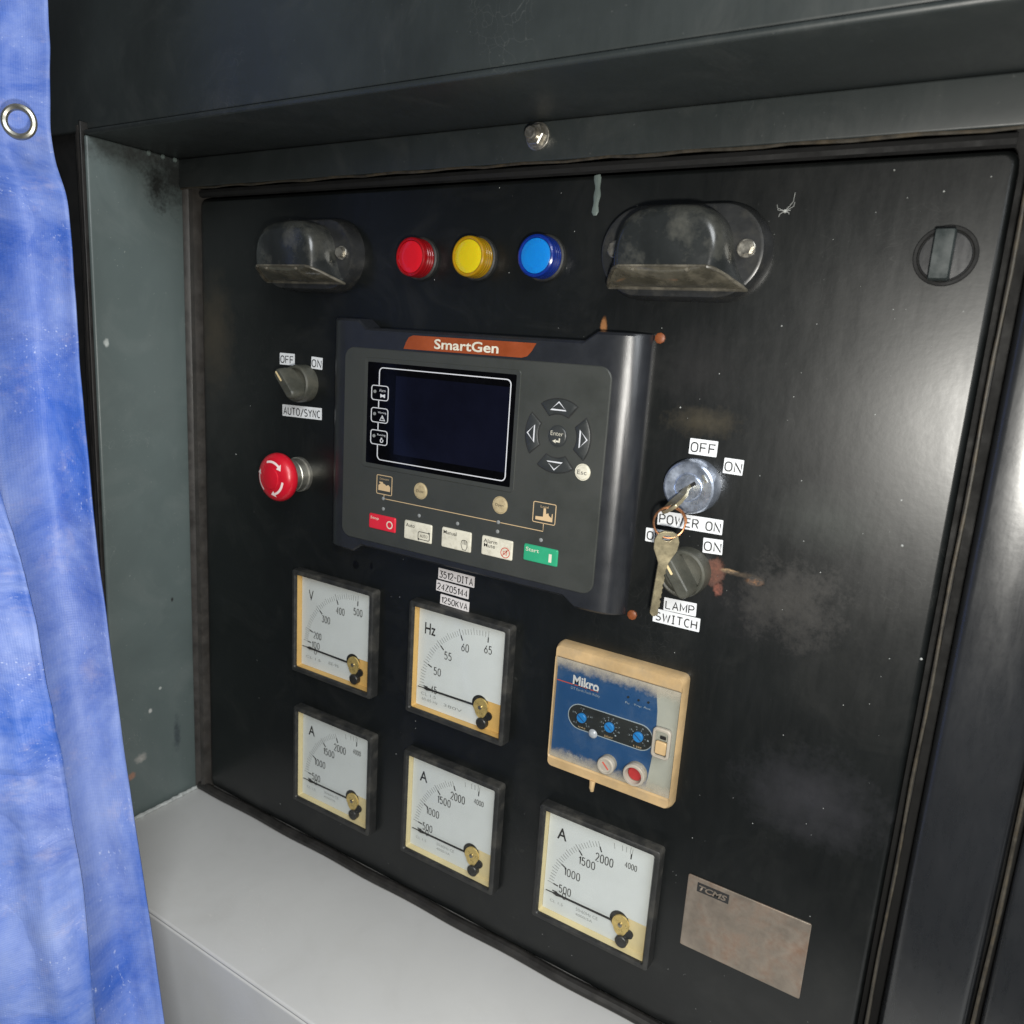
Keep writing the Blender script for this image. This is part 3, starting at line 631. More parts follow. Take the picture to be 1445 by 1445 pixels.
MB().rings(rows, True, True).build('housing', mt_hous, ct, smooth=28)
oc = [CL(488, 491), CL(863, 518), CL(836, 835), CL(484, 757)]
ox0, ox1 = (oc[0][0]+oc[3][0])/2, (oc[1][0]+oc[2][0])/2; oz1, oz0 = (oc[0][1]+oc[1][1])/2, (oc[2][1]+oc[3][1])/2
ow, oh = ox1-ox0, oz1-oz0; ocx, ocz = (ox0+ox1)/2, (oz0+oz1)/2
ov = MB().stack([(ow+.0015, oh+.0015, .0085, -.0160), (ow+.0012, oh+.0012, .0085, -.0172), (ow, oh, .008, -.0178)], 8, ocx, ocz).build('front_plate', mt_over, ct)
yo = -.0178
# banner
pts = [CL(583, 474.5), CL(757, 483), CL(750, 495), CL(744, 501), CL(736, 503), CL(569.5, 493.8), CL(573, 485), CL(577, 478)]
pb = Vector((0, 0))
bz = [p_[1] for p_ in pts]
top_, bot_ = (pts[0][1]+pts[1][1])/2, (pts[4][1]+pts[5][1])/2
pts = [(pts[0][0], top_), (pts[1][0], top_), (pts[2][0], top_+(bot_-top_)*.55), (pts[3][0], top_+(bot_-top_)*.88), (pts[4][0], bot_), (pts[5][0], bot_), (pts[6][0], top_+(bot_-top_)*.5), (pts[7][0], top_+(bot_-top_)*.15)]
bn = MB().poly(pts, -.0164, -.0171).build('banner', mt_ban, ct)
l_, r_ = CL(613, 486)[0], CL(704, 490)[0]
zt = (top_+bot_)/2
text('SmartGen', l_, r_, zt-.0035, zt+.0035, -.0173, mt_cream, bn, thin=.02)
# screen window
lc = [CL(520, 511.5, yo), CL(729.5, 528, yo), CL(719, 684, yo), CL(516, 654.5, yo)]
lx0, lx1 = (lc[0][0]+lc[3][0])/2, (lc[1][0]+lc[2][0])/2; lz1, lz0 = (lc[0][1]+lc[1][1])/2, (lc[2][1]+lc[3][1])/2
lw, lh, lcx, lcz = lx1-lx0, lz1-lz0, (lx0+lx1)/2, (lz0+lz1)/2
MB().rings([rrect(lw+.0075, lh+.0075, .003, yo+.0002, 6, lcx, lcz), rrect(lw+.0065, lh+.0065, .0028, yo-.0006, 6, lcx, lcz), rrect(lw+.0005, lh+.0005, .001, yo-.0002, 6, lcx, lcz), rrect(lw, lh, .001, yo+.0003, 6, lcx, lcz)], False, False).build('window_frame', mt_over, ct)
gl = MB().stack([(lw+.001, lh+.001, .001, yo+.0008), (lw+.001, lh+.001, .001, yo-.0001)], 4, lcx, lcz).build('screen_window', mt_glass, ct)
sx0, sx1 = CL(560, 536)[0], lx1-.0035
MB().box(sx0, sx1, yo-.0001, yo-.00025, lz0+.0095, lz1-.0085).build('screen', mt_lcd, gl, smooth=0)
yl = yo-.0004
ux0, ux1 = CL(537, 522)[0], CL(722.5, 540)[0]; uz1, uz0 = lz1-.0035, lz0+.0035
bxs = []
for (cx_, cy_) in ((537.4, 554.5), (536.8, 586), (535.9, 617.2)): bxs.append(CL(cx_, cy_))
ln = MB(); rad = .0035
xL = ux0
path = [(xL, bxs[0][1]+.0055)]+[(xL+rad-rad*math.cos(k*math.pi/12), uz1-rad+rad*math.sin(k*math.pi/12)) for k in range(7)]
path += [(ux1-rad+rad*math.sin(k*math.pi/12), uz1-rad+rad*math.cos(k*math.pi/12)) for k in range(7)]
path += [(ux1-rad+rad*math.cos(k*math.pi/12), uz0+rad-rad*math.sin(k*math.pi/12)) for k in range(7)]
path += [(xL+rad-rad*math.sin(k*math.pi/12), uz0+rad-rad*math.cos(k*math.pi/12)) for k in range(7)]
path += [(xL, bxs[2][1]-.0055)]
ln.strip(path, .0007, yo-.0001, yl)
for i in (0, 1): ln.strip([(xL, bxs[i][1]-.0055), (xL, bxs[i+1][1]+.0055)], .0007, yo-.0001, yl)
ln.build('screen_outline', mt_line, gl)
for i, (bx, bz_) in enumerate(bxs):
    bx += .0
    f = MB().strip(rr2(.0165, .0108, .0022, 5, bx, bz_), .0006, yo-.0001, yl, True).build('status_box', mt_line, gl)
    MB().lathe([(.0013, yo-.0001), (.0012, yl-.0002)], 14, bx-.0050, bz_+.0008).build('indicator', mt_inkg, f)
    s = ('Alarm', 'Warning', 'Running')[i]; wd = (.0062, .0082, .0082)[i]
    text(s, bx+.0026-wd/2, bx+.0026+wd/2, bz_+.0010, bz_+.0030, yl, mt_line, f, thin=-.005)
    ic = MB(); x = bx+.0028; z = bz_-.0020
    if i == 0: ic.poly([(x-.0022, z+.0014), (x, z+.0006), (x+.0022, z+.0014), (x+.0022, z-.0014), (x, z-.0006), (x-.0022, z-.0014)], yo-.0001, yl)
    elif i == 1:
        ic.strip([(x, z+.0019), (x+.0024, z-.0017), (x-.0024, z-.0017)], .00045, yo-.0001, yl, True); ic.strip([(x, z+.0008), (x, z-.0007)], .0005, yo-.0001, yl)
    else:
        ic.strip(arc(x, z-.0002, .0013, 60, 400, 14), .0006, yo-.0001, yl); ic.strip([(x-.0008, z+.0014), (x+.0006, z+.0019)], .0007, yo-.0001, yl)
    ic.build('symbol', mt_line, f)
# mimic diagram
def mimic_box(px, py, wmm, hmm, name, kind):
    x, z = CL(px, py, yo); w_, h_ = wmm*MM, hmm*MM
    f = MB().strip(rr2(w_, h_, .001, 3, x, z), .0005, yo, yo-.0002, True).build(name, mt_gold, ct)
    ic = MB()
    if kind == 0:
        text('Generator', x-.0048, x+.0048, z+.0040, z+.0055, yo-.0002, mt_gold, f, thin=-.01)
        ic.poly([(x-.0058, z-.0045), (x+.0058, z-.0045), (x+.0058, z-.0010), (x+.0040, z+.0006), (x+.0018, z-.0004), (x+.0006, z+.0006), (x-.0012, z+.0010), (x-.0018, z+.0022), (x-.0050, z+.0022), (x-.0050, z+.0012), (x-.0036, z+.0008), (x-.0058, z-.0006)], yo, yo-.0002)
    else:
        text('Load', x-.0030, x+.0030, z+.0036, z+.0052, yo-.0002, mt_gold, f, thin=-.01)
        ic.poly([(x-.0066, z-.0052), (x+.0066, z-.0052), (x+.0066, z+.0004), (x+.0060, z+.0004), (x+.0058, z-.0026), (x+.0036, z-.0012), (x+.0032, z+.0004), (x+.0014, z-.0004), (x+.0010, z+.0034), (x-.0006, z+.0034), (x-.0008, z-.0026), (x-.0066, z-.0030)], yo, yo-.0002)
    ic.build('symbol', mt_gold, f); return x, z
g = mimic_box(542.4, 684.6, 15.2, 14.6, 'generator_symbol', 0)
l2 = mimic_box(768.1, 724.2, 17.4, 14.0, 'load_symbol', 1)
ledp = [CL(541, 704.9, yo), CL(703.4, 735.3, yo)]; zl = (ledp[0][1]+ledp[1][1])/2
e1 = CL(766.6, 747.4, yo)
MB().strip([(g[0], g[1]-.0073), (g[0], zl+.0016)], .0005, yo, yo-.0002).strip([(g[0]+.0016, zl), (ledp[1][0]-.0018, zl)], .0005, yo, yo-.0002).strip([(ledp[1][0]+.0018, zl), (l2[0], zl), (l2[0], l2[1]-.0070)], .0005, yo, yo-.0002).build('mimic_line', mt_gold, ct)
for (px, py) in ((541, 704.9), (541, 718), (591.6, 727.6), (645.8, 738.8), (703.4, 735.3), (702.2, 750), (763.5, 762)):
    x, z = CL(px, py, yo)
    if py in (704.9, 735.3): z = zl
    MB().lathe([(.0014, yo), (.0014, yo-.0003), (.0009, yo-.0006)], 14, x, z).build('indicator', mt_inkg, ct)
# round and rectangular keys
def rbtn(px, py, r, mat, s, ink, tw, th):
    x, z = CL(px, py, yo)
    k = MB().lathe([(r+.0007, yo), (r+.0006, yo-.0002), (r+.0002, yo-.0001), (r, yo-.0004), (r-.0004, yo-.0009), (r-.0012, yo-.0011)], 32, x, z).build('round_key', mat, ct)
    text(s, x-tw/2, x+tw/2, z-th/2, z+th/2, yo-.0012, ink, k, thin=0); return k
rbtn(593.7, 692.9, .0056, mt_tan, 'Close', mt_ink, .0072, .0020)
rbtn(705.8, 712.8, .0056, mt_tan, 'Open', mt_ink, .0070, .0024)
rbtn(822.3, 666.3, .0049, mt_cream, 'Esc', mt_ink, .0068, .0029)
keys = [('Stop', mt_red, [(522.1, 723.6), (558.9, 732), (557.6, 753), (521.6, 742.6)]), ('Auto', mt_cream, [(572, 734.1), (609.6, 741.2), (608.9, 768), (571, 758.3)]),
        ('Manual', mt_cream, [(624.6, 743.9), (665.4, 751.8), (664.1, 780.2), (623.8, 770.2)]), ('Alarm\nMute', mt_cream, [(681.2, 755.7), (723.8, 764.1), (722.5, 790.4), (679.9, 782)]),
        ('Start', mt_green, [(740.4, 767.5), (787.2, 776.2), (786.4, 797.8), (739, 791.2)])]
kz = None
for s, mat, qd in keys:
    P4 = [CL(*q, yo) for q in qd]; x = sum(p_[0] for p_ in P4)/4; z = sum(p_[1] for p_ in P4)/4
    w_ = (P4[1][0]-P4[0][0]+P4[2][0]-P4[3][0])/2; h_ = (P4[0][1]-P4[3][1]+P4[1][1]-P4[2][1])/2
    k = MB().stack([(w_+.0006, h_+.0006, .0012, yo), (w_+.0003, h_+.0003, .0012, yo-.0005), (w_-.0006, h_-.0006, .001, yo-.0010), (w_-.002, h_-.002, .001, yo-.0011)], 5, x, z).build('membrane_key', mat, ct)
    ink = mt_ink if mat is mt_cream else mt_cream; yk = yo-.0012
    tw = {'Stop': .0085, 'Auto': .0085, 'Manual': .0120, 'Alarm\nMute': .0115, 'Start': .0105}[s]; th = .0058 if '\n' in s else .0026
    text(s, x-w_/2+.0018, x-w_/2+.0018+tw, z+h_/2-.0018-th, z+h_/2-.0016, yk, ink, k, thin=.004)
    ic = MB(); icm = ink; ix, iz_ = x+w_/2-.0052, z-h_/2+.0048
    if s == 'Stop': ic.strip(arc(ix, iz_+.0006, .0027, 0, 345, 22), .0009, yo-.0010, yk, True)
    elif s == 'Auto':
        ic.strip(rr2(.0108, .0058, .0012, 4, ix-.0014, iz_), .0005, yo-.0010, yk, True)
        text('AUTO', ix-.0014-.0036, ix-.0014+.0036, iz_-.0011, iz_+.0011, yk, ink, k)
        ic.poly([(ix+.0030, iz_+.0040), (ix+.0046, iz_+.0030), (ix+.0030, iz_+.0020)], yo-.0010, yk)
        ic.poly([(ix-.0058, iz_-.0018), (ix-.0074, iz_-.0030), (ix-.0058, iz_-.0040)], yo-.0010, yk)
    elif s == 'Manual':
        ic.strip([(ix-.0024, iz_-.0012), (ix-.0028, iz_+.0006), (ix-.0024, iz_+.0028), (ix-.0010, iz_+.0036), (ix+.0010, iz_+.0036), (ix+.0024, iz_+.0028), (ix+.0026, iz_-.0010), (ix+.0016, iz_-.0036), (ix-.0012, iz_-.0036)], .00042, yo-.0010, yk, True)
        for dx in (-.0011, .0002, .0014): ic.strip([(ix+dx, iz_+.0034), (ix+dx, iz_+.0004)], .0004, yo-.0010, yk)
    elif '\n' in s:
        icm = mt_inkr; ic.strip(arc(ix, iz_, .0036, 0, 348, 26), .0006, yo-.0010, yk, True); ic.strip([(ix-.0025, iz_-.0025), (ix+.0025, iz_+.0025)], .0006, yo-.0010, yk)
        ic.strip([(ix-.0016, iz_+.0008), (ix-.0006, iz_+.0008), (ix+.0010, iz_+.0020), (ix+.0010, iz_-.0020), (ix-.0006, iz_-.0008), (ix-.0016, iz_-.0008)], .0004, yo-.0010, yk, True)
    else: ic.box(ix-.0010, ix+.0012, yk, yo-.0010, iz_-.0026, iz_+.0032)
    ic.build('symbol', icm, k)
# navigation ring
nx, nz = CL(786.5, 615.4, yo)
ek = MB().lathe([(.0074, yo), (.0073, yo-.0003), (.0068, yo-.0002), (.0064, yo-.0006), (.0058, yo-.0008)], 32, nx, nz).build('round_key', mt_btn, ct)
text('Enter', nx-.0047, nx+.0047, nz+.0003, nz+.0032, yo-.0009, mt_cream, ek, thin=-.012)
MB().strip([(nx+.0022, nz-.0012), (nx+.0022, nz-.0034), (nx-.0008, nz-.0034)], .0009, yo-.0008, yo-.001).poly([(nx-.0005, nz-.0021), (nx-.0030, nz-.0034), (nx-.0005, nz-.0047)], yo-.0008, yo-.001).build('symbol', mt_cream, ek)
for q in range(4):
    a0 = 90*q
    def seg_out(r1, r2, sp): return arc(nx, nz, r2, a0-sp, a0+sp, 14)+arc(nx, nz, r1, a0+sp*.86, a0-sp*.86, 12)
    rg = []
    for r1, r2, sp, y in ((.0146, .0244, 33.5, yo), (.0148, .0242, 33, yo-.0007), (.0156, .0234, 31, yo-.0011)):
        rg.append([(x, y, z) for x, z in seg_out(r1, r2, sp)])
    k = MB().rings(rg).build('arrow_key', mt_btn, ct)
    MB().strip(seg_out(.0144, .0247, 34.2), .0005, yo, yo-.00015, True).build('key_outline', mt_ink, k)
    c_, s_ = math.cos(math.radians(a0)), math.sin(math.radians(a0)); o_ = .0196
    tri = [(o_+.0028, 0), (o_-.0024, .0056), (o_-.0024, -.0056)]
    MB().strip([(nx+u*c_-v*s_, nz+u*s_+v*c_) for u, v in tri], .0007, yo-.0010, yo-.0013, True).build('arrow', mt_line, k)
# orange fixing plugs at the housing's corners
for (px, py) in ((929.5, 477), (890, 869)):
    x, z = CL(px, py, -.003)
    MB().lathe([(.0034, 0), (.0034, -.0012), (.0026, -.0017), (.0010, -.0019)], 9, x, z).build('fixing_plug', mt_orange, ct)

# ================================================================== stickers
def sticker(quad, s, label, mat=None, pad=.10, thin=-.012):
    P4 = [Vector(XZ(*q)) for q in quad]; c = sum(P4, Vector((0, 0)))/4
    w_ = ((P4[1]-P4[0]).length+(P4[2]-P4[3]).length)/2; h_ = ((P4[0]-P4[3]).length+(P4[1]-P4[2]).length)/2
    e = (P4[1]-P4[0]+P4[2]-P4[3]); an = -math.atan2(e.y, e.x)
    t = thing('label_sticker', label, 'label', (c.x, 0, c.y), 'white printed label stickers', an)
    MB().stack([(w_, h_, .0004, .0), (w_, h_, .0004, -.00035)], 2).build('tape', mat or mt_label, t, smooth=0)
    strokes(s, -w_/2*(1-pad)+.0004, w_/2*(1-pad)-.0004, -h_*.33, h_*.25, -.00045, mt_ink, t, .15)
sticker([(395, 497.7), (415.8, 499.4), (415.8, 516), (395.6, 514)], 'OFF', 'white label reading OFF, above the left rotary switch')
sticker([(439.7, 503.1), (455.4, 505), (454.6, 522.2), (439.7, 519.6)], 'ON', 'white label reading ON, above the left rotary switch')
sticker([(399.2, 570.8), (454.2, 575.6), (453.8, 593.3), (398.8, 586)], 'AUTO/SYNC', 'white label reading AUTO/SYNC below the left rotary switch', pad=.06)
sticker([(974.2, 618.1), (1014.1, 622.9), (1010.7, 645.5), (972.3, 639.8)], 'OFF', 'white label reading OFF, straight above the key lock')
sticker([(1022.6, 645.5), (1050, 649.6), (1047.7, 671.3), (1020.3, 667.2)], 'ON', 'white label reading ON, upper right of the key lock')
sticker([(929.2, 720), (1021, 734.1), (1018.7, 755.3), (927.8, 739.8)], 'POWER ON', 'long white label reading POWER ON below the key lock', pad=.05)
sticker([(912, 743.9), (946.8, 750), (945.6, 769), (910.7, 763.3)], 'OFF', 'white label reading OFF half hidden behind the hanging key')
sticker([(993.1, 758.5), (1020.7, 762.2), (1018.7, 783.2), (991.5, 779.3)], 'ON', 'white label reading ON, just above the right rotary switch')
sticker([(938.3, 842.6), (983.3, 851.7), (982.1, 870), (935.8, 860.4)], 'LAMP', 'white label reading LAMP below the right rotary switch')
sticker([(922.8, 857.9), (988.5, 872.9), (986.7, 892.3), (921.2, 876.1)], 'SWITCH', 'white label reading SWITCH under the LAMP label')
sticker([(619.4, 801.2), (670.1, 813.6), (669.3, 829.9), (618.6, 815.7)], '3512-DITA', 'white label reading 3512-DITA, topmost of three under the controller', mt_labelp, .06)
sticker([(616.2, 817.5), (662, 830.7), (661.5, 845.6), (616, 832.8)], '24Z05144', 'white label reading 24Z05144, middle of three under the controller', mt_labelp, .06)
sticker([(622, 837.8), (662.2, 849.6), (662, 864.1), (621.5, 851.2)], '1250KVA', 'white label reading 1250KVA, lowest of three under the controller', mt_labelp, .08)

# ================================================================== pilot lights
def pilot(x, z, c_out, c_in, word):
    t = thing('pilot_light', f'round {word} pilot light with a glossy lens', 'indicator light', (x, 0, z), 'pilot lights in the top row')
    MB().lathe([(.0152, 0), (.0152, -.0026), (.0146, -.0034), (.0140, -.0036)], 48).build('collar', mt_bezel, t)
    L = colour_lens(word+'_lens', c_out)
    ln = MB().lathe([(.0138, -.0030), (.0138, -.0050), (.0134, -.0054), (.0138, -.0058), (.0138, -.0076), (.0134, -.0080), (.0138, -.0084), (.0138, -.0102), (.0134, -.0106), (.0138, -.0110), (.0138, -.0125), (.0133, -.0140), (.0123, -.0146), (.0115, -.0143), (.0112, -.0132)], 48).build('lens', L, t)
    MB().lathe([(.0112, -.0130), (.0111, -.0136), (.0104, -.0140), (.006, -.0143), (.0001, -.0144)], 40, cap1=False).build('face', colour_lens(word+'_face', c_in), t)
pilot(-.2335, .1875, (.26, .003, .006), (.56, .008, .018), 'red')
pilot(-.1828, .1878, (.34, .19, .004), (.60, .46, .008), 'yellow')
pilot(-.1290, .1880, (.004, .022, .20), (.006, .19, .58), 'blue')

# ================================================================== hooded lamps
def hooded(x, z, label):
    t = thing('hooded_lamp', label, 'lamp', (x, 0, z), 'black hooded panel lamps')
    MB().stack([(.1045, .0560, .028, 0), (.1045, .0560, .028, -.0035), (.1010, .0530, .0265, -.0105), (.0995, .0515, .0258, -.0122), (.0970, .0490, .0245, -.0126)], 14).build('base', mt_lbase, t)
    for sx in (-1, 1):
        MB().lathe([(.0052, -.0126), (.0052, -.0134), (.0048, -.0137)], 20, sx*.0402, .0012).rings([[(sx*.0402+.0040*math.cos(math.pi/3*i+.2), y, .0012+.0040*math.sin(math.pi/3*i+.2)) for i in range(6)] for y in (-.0137, -.0163)]).build('bolt', mt_steel, t, smooth=25)
    n = 48; rows = []; left = []; right = []; bots = []
    for (y, a_, tp, ab, zb) in ((-.0122, .0345, .0240, .0430, -.0205), (-.0165, .0343, .0240, .0415, -.0192), (-.022, .0339, .0238, .0385, -.0168), (-.027, .0334, .0233, .0355, -.0146), (-.0305, .0326, .0222, .0330, -.0130), (-.0335, .0314, .0202, .0310, -.0118), (-.0355, .0296, .0172, .0288, -.0110), (-.0365, .0276, .0140, .0264, -.0106)):
        r = []
        for k in range(n+1):
            th = math.pi*k/n; e = 2/3.3
            cx_ = math.copysign(abs(math.cos(th))**e, math.cos(th)); sz = abs(math.sin(th))**e
            z_ = zb+(tp-zb)*sz; f_ = max(0, 1-sz/.42)**1.6
            r.append(((a_+(ab-a_)*f_)*cx_, y, z_))
        rows.append(r); bots.append((y, ab, zb))
    hd = MB().rings(rows, True, True).build('hood', mt_hood, t, smooth=55)
    N_ = 14; ls = MB()
    rs = [[(b_[1]*(-1+2*k/N_), b_[0]-.0002, b_[2]-.0004-.0030*(1-(-1+2*k/N_)**2)*(q_/7*(1-q_/7)*4)) for k in range(N_+1)] for q_, b_ in enumerate(bots)]
    for r in rs: ls.v += r
    m = N_+1
    for k in range(len(rs)-1):
        for i in range(N_): ls.f.append((k*m+i, k*m+i+1, (k+1)*m+i+1, (k+1)*m+i))
    ls.build('lens', mt_lens, t, smooth=60)
    edge = [r[0] for r in reversed(rs)]+rs[0][1:-1]+[r[-1] for r in rs]
    MB().tube([(p_[0], p_[1], p_[2]-.0004) for p_ in edge], .0011, 8).build('lens_rim', mt_rim, t)
    MB().tube([(p_[0], p_[1]-.0002, p_[2]) for p_ in rs[-1]], .0007, 8).build('hood_lip', mt_rim, hd)
    rnd = random.Random(3)
    for u in (-.35, .3):
        MB().lathe([(.0009, -.002), (.0014, -.001), (.0009, .0008)], 10).build('lamp_bead', mt_rim, t, (u*.05, -.0345, -.0128))
hooded(-.0325, .1905, 'black hooded lamp right of the blue pilot light, with dusty lens')
hooded(-.3420, .1895, 'black hooded lamp left of the red pilot light, with dusty lens')

# ================================================================== rotary switches
def rotary(x, z, ang, label):
    t = thing('rotary_switch', label, 'switch', (x, 0, z), 'two position rotary switches')
    MB().lathe([(.0155, 0), (.0155, -.009), (.0150, -.0112), (.0138, -.0122), (.0126, -.0118), (.0118, -.0090)], 48).build('knob_ring', mt_knob, t)
    g = MB().stack([(.0108, .0290, .0040, -.0080), (.0100, .0290, .0040, -.0160), (.0092, .0284, .0040, -.0215), (.0080, .0270, .0036, -.0235), (.0062, .0250, .0028, -.0242)], 6).build('grip', mt_knob, t, rot=(0, ang, 0))
    MB().stack([(.0014, .0098, .0005, -.0238), (.0014, .0098, .0005, -.0245)], 3, 0, .0075).build('pointer_mark', mt_mark, g)
    MB().stack([(.0014, .0060, .0004, -.014), (.0014, .0060, .0004, -.0216)], 3, 0, 0).build('core', mt_knob, g)
rotary(-.3535, .0875, math.radians(-42), 'grey olive rotary switch above the AUTO/SYNC label, turned to OFF')
rotary(-.0085, -.0030, math.radians(-36), 'grey olive rotary switch above the LAMP SWITCH labels beside a rust patch')

# ================================================================== emergency stop
es = thing('emergency_stop', 'red mushroom emergency stop button with white arrows on a metal collar', 'stop button', (-.3585, 0, .0095))
MB().lathe([(.0150, 0), (.0150, -.0030), (.0140, -.0036), (.0140, -.0100), (.0135, -.0106), (.0140, -.0112), (.0140, -.0165), (.0132, -.0175), (.0126, -.0215)], 48).build('collar', mt_zinc, es)
hp = [(.0125, -.0190), (.0185, -.0198), (.0200, -.0215), (.0205, -.0240), (.0200, -.0268), (.0185, -.0292), (.0160, -.0310), (.0125, -.0322), (.0095, -.0327), (.0092, -.0334), (.0080, -.0338), (.0001, -.0340)]
hd = MB().lathe(hp, 64, cap1=False).build('mushroom_head', mt_estop, es, smooth=40)
def hy(r):
    for (ra, ya), (rb, yb) in zip(hp[3:], hp[4:]):
        if rb <= r <= ra: return ya+(yb-ya)*(ra-r)/(ra-rb)
    return -.034
for q in range(3):
    a0 = 112-120*q; vs = []; fs = []
    for k in range(13):
        a_ = math.radians(a0-62*k/12)
        for r in (.0128, .0146): vs.append((r*math.cos(a_), hy(r)-.0003, r*math.sin(a_)))
    for k in range(12): fs.append((2*k, 2*k+1, 2*k+3, 2*k+2))
    b = len(vs)
    for (r, da) in ((.0110, 62), (.0137, 80), (.0166, 62)):
        a_ = math.radians(a0-da); vs.append((r*math.cos(a_), hy(r)-.0006, r*math.sin(a_)))
    fs.append((b, b+1, b+2))
    MB().add(vs, fs).build('arrow', mt_arrow, hd)

# ================================================================== key lock and keys
lkx, lkz = -.0105, .0520
lk = thing('key_lock', 'round silver key lock below the right OFF label', 'lock', (lkx, 0, lkz))
MB().lathe([(.0172, 0), (.0172, -.0030), (.0168, -.0085), (.0160, -.0108), (.0148, -.0116), (.0090, -.0112), (.0087, -.0106), (.0084, -.0106)], 64).build('bezel_ring', mt_lock, lk)
cy = MB().lathe([(.0083, -.0100), (.0083, -.0114), (.0077, -.0120), (.0001, -.0121)], 40, cap1=False).build('cylinder', mt_lock, lk)
sa = math.radians(-38)
MB().box(-.0058, .0058, -.0123, -.0119, -.0011, .0011).build('key_slot', mt_void, cy, rot=(0, sa, 0), smooth=0)
MB().stack([(.0015, .0052, .0003, -.0113), (.0015, .0052, .0003, -.0124)], 3, .0119, -.0001).build('index_mark', mt_zinc, lk, rot=(0, math.radians(-35), 0))
def key_outline(L, bow, blade):
    "flat key in local (u along length, v across): bow at u = 0..bow, blade after"
    o = [(0, -.0025), (.0, .0025), (.0015, .0058), (.006, .0074), (bow-.007, .0070), (bow-.002, .0046), (bow+.002, .0029)]
    n = int((L-bow-.006)/.0032)
    top = []
    for k in range(n):
        u = bow+.005+k*.0032; d = (.0008, .0017, .0005, .0014, .0009)[k % 5]
        top += [(u, .0027), (u+.0011, .0027-d*.6), (u+.0021, .0027-d*.5)]
    o += top+[(L-.0015, .0024), (L, .0006), (L, -.0010), (L-.002, -.0027), (bow+.002, -.0029), (bow-.002, -.0046), (bow-.007, -.0070), (.006, -.0074), (.0015, -.0058)]
    return o
def key_mesh(name, L, bow, mat, parent, hole=.0024):
    o = key_outline(L, bow, 0); th = .0011
    bm = bmesh.new(); vs = [bm.verts.new((u, 0, v)) for u, v in o]
    ho = [bm.verts.new((.0042+hole*math.cos(a_)*.75, 0, hole*math.sin(a_)*1.3)) for a_ in [2*math.pi*k/20 for k in range(20)]]
    es_ = [bm.edges.new((vs[i], vs[(i+1) % len(vs)])) for i in range(len(vs))]+[bm.edges.new((ho[i], ho[(i+1) % 20])) for i in range(20)]
    bmesh.ops.triangle_fill(bm, use_beauty=True, use_dissolve=False, edges=es_)
    ret = bmesh.ops.extrude_face_region(bm, geom=bm.faces[:]); 
    for g_ in ret['geom']:
        if isinstance(g_, bmesh.types.BMVert): g_.co.y += th*2
    for v in bm.verts: v.co.y -= th
    bmesh.ops.recalc_face_normals(bm, faces=bm.faces)
    me = bpy.data.meshes.new(name); bm.to_mesh(me); bm.free(); sharp(me, 30)
    ob = link(name, me, mat, parent); bv = ob.modifiers.new('edge', 'BEVEL'); bv.width = .0003; bv.segments = 2; bv.limit_method = 'ANGLE'
    return ob
# key in the lock: u runs from the bow's outer end back into the lock (+y), v along the slot
kt = thing('inserted_key', 'key pushed into the silver lock with a copper ring through its bow', 'key', (lkx, -.0121, lkz))
KO = .0290
km = key_mesh('key_blank', .046, .0225, mt_key, kt)
d = Vector((math.cos(sa), 0, -math.sin(sa))); uu = Vector((.04, 1, .40)).normalized(); d = (d-uu*d.dot(uu)).normalized(); nn = d.cross(uu)
km.matrix_local = Matrix(((uu.x, nn.x, d.x, -uu.x*KO), (uu.y, nn.y, d.y, -uu.y*KO), (uu.z, nn.z, d.z, -uu.z*KO), (0, 0, 0, 1)))
# ring hanging from the bow
hole = Vector((lkx, -.0121, lkz))-uu*(KO-.0042)
rc = hole+Vector((.0003, -.0010, -.0092)); rr_ = .0093
tov = (CAM-rc).normalized(); ax1 = Vector((.92, .0, 0)); ax1 = Vector((math.cos(.5), math.sin(.5), 0)); ax2 = Vector((0, 0, 1))
rg_ = thing('key_ring', 'thin copper key ring linking the two keys in front of POWER ON', 'key ring', tuple(rc))
MB().tube([ax1*rr_*math.cos(2*math.pi*k/48)+ax2*rr_*math.sin(2*math.pi*k/48) for k in range(48)], .00062, 8, True).tube([ax1*(rr_+.0003)*math.cos(2*math.pi*k/48)+ax2*(rr_+.0003)*math.sin(2*math.pi*k/48)+Vector((0, .0011, 0)) for k in range(40)], .0006, 8).build('wire', mt_copper, rg_)
# loose key hanging from the ring
kb = rc+Vector((0, 0, -rr_))+Vector((0, 0, .0040))
hk = thing('hanging_key', 'loose brass toned key hanging from the ring over the right rotary switch', 'key', tuple(kb))
k2 = key_mesh('key_blank', .0560, .0185, mt_key, hk)
u2 = Vector((-.10, .10, -1)).normalized(); v2 = Vector((.86, .5, 0)); v2 = (v2-u2*v2.dot(u2)).normalized(); n2 = v2.cross(u2)
k2.matrix_local = Matrix(((u2.x, n2.x, v2.x, 0), (u2.y, n2.y, v2.y, 0), (u2.z, n2.z, v2.z, 0), (0, 0, 0, 1)))

# ================================================================== quarter turn latch
la = thing('panel_latch', 'black flush quarter turn latch near the panel upper right corner', 'latch', (.1065, 0, .1890))
MB().lathe([(.0150, 0), (.0150, -.0010), (.0146, -.0016), (.0132, -.0016), (.0128, -.0008), (.0127, -.0003)], 48).build('rim', mt_void, la)
MB().lathe([(.0122, -.0002), (.0122, -.0009), (.0118, -.0013)], 48).build('disc', mt_post, la)
MB().stack([(.0098, .0250, .0008, -.0012), (.0094, .0246, .0008, -.0090), (.0084, .0236, .0008, -.0098)], 4, -.0012, 0).build('grip_bar', mt_latch, la)

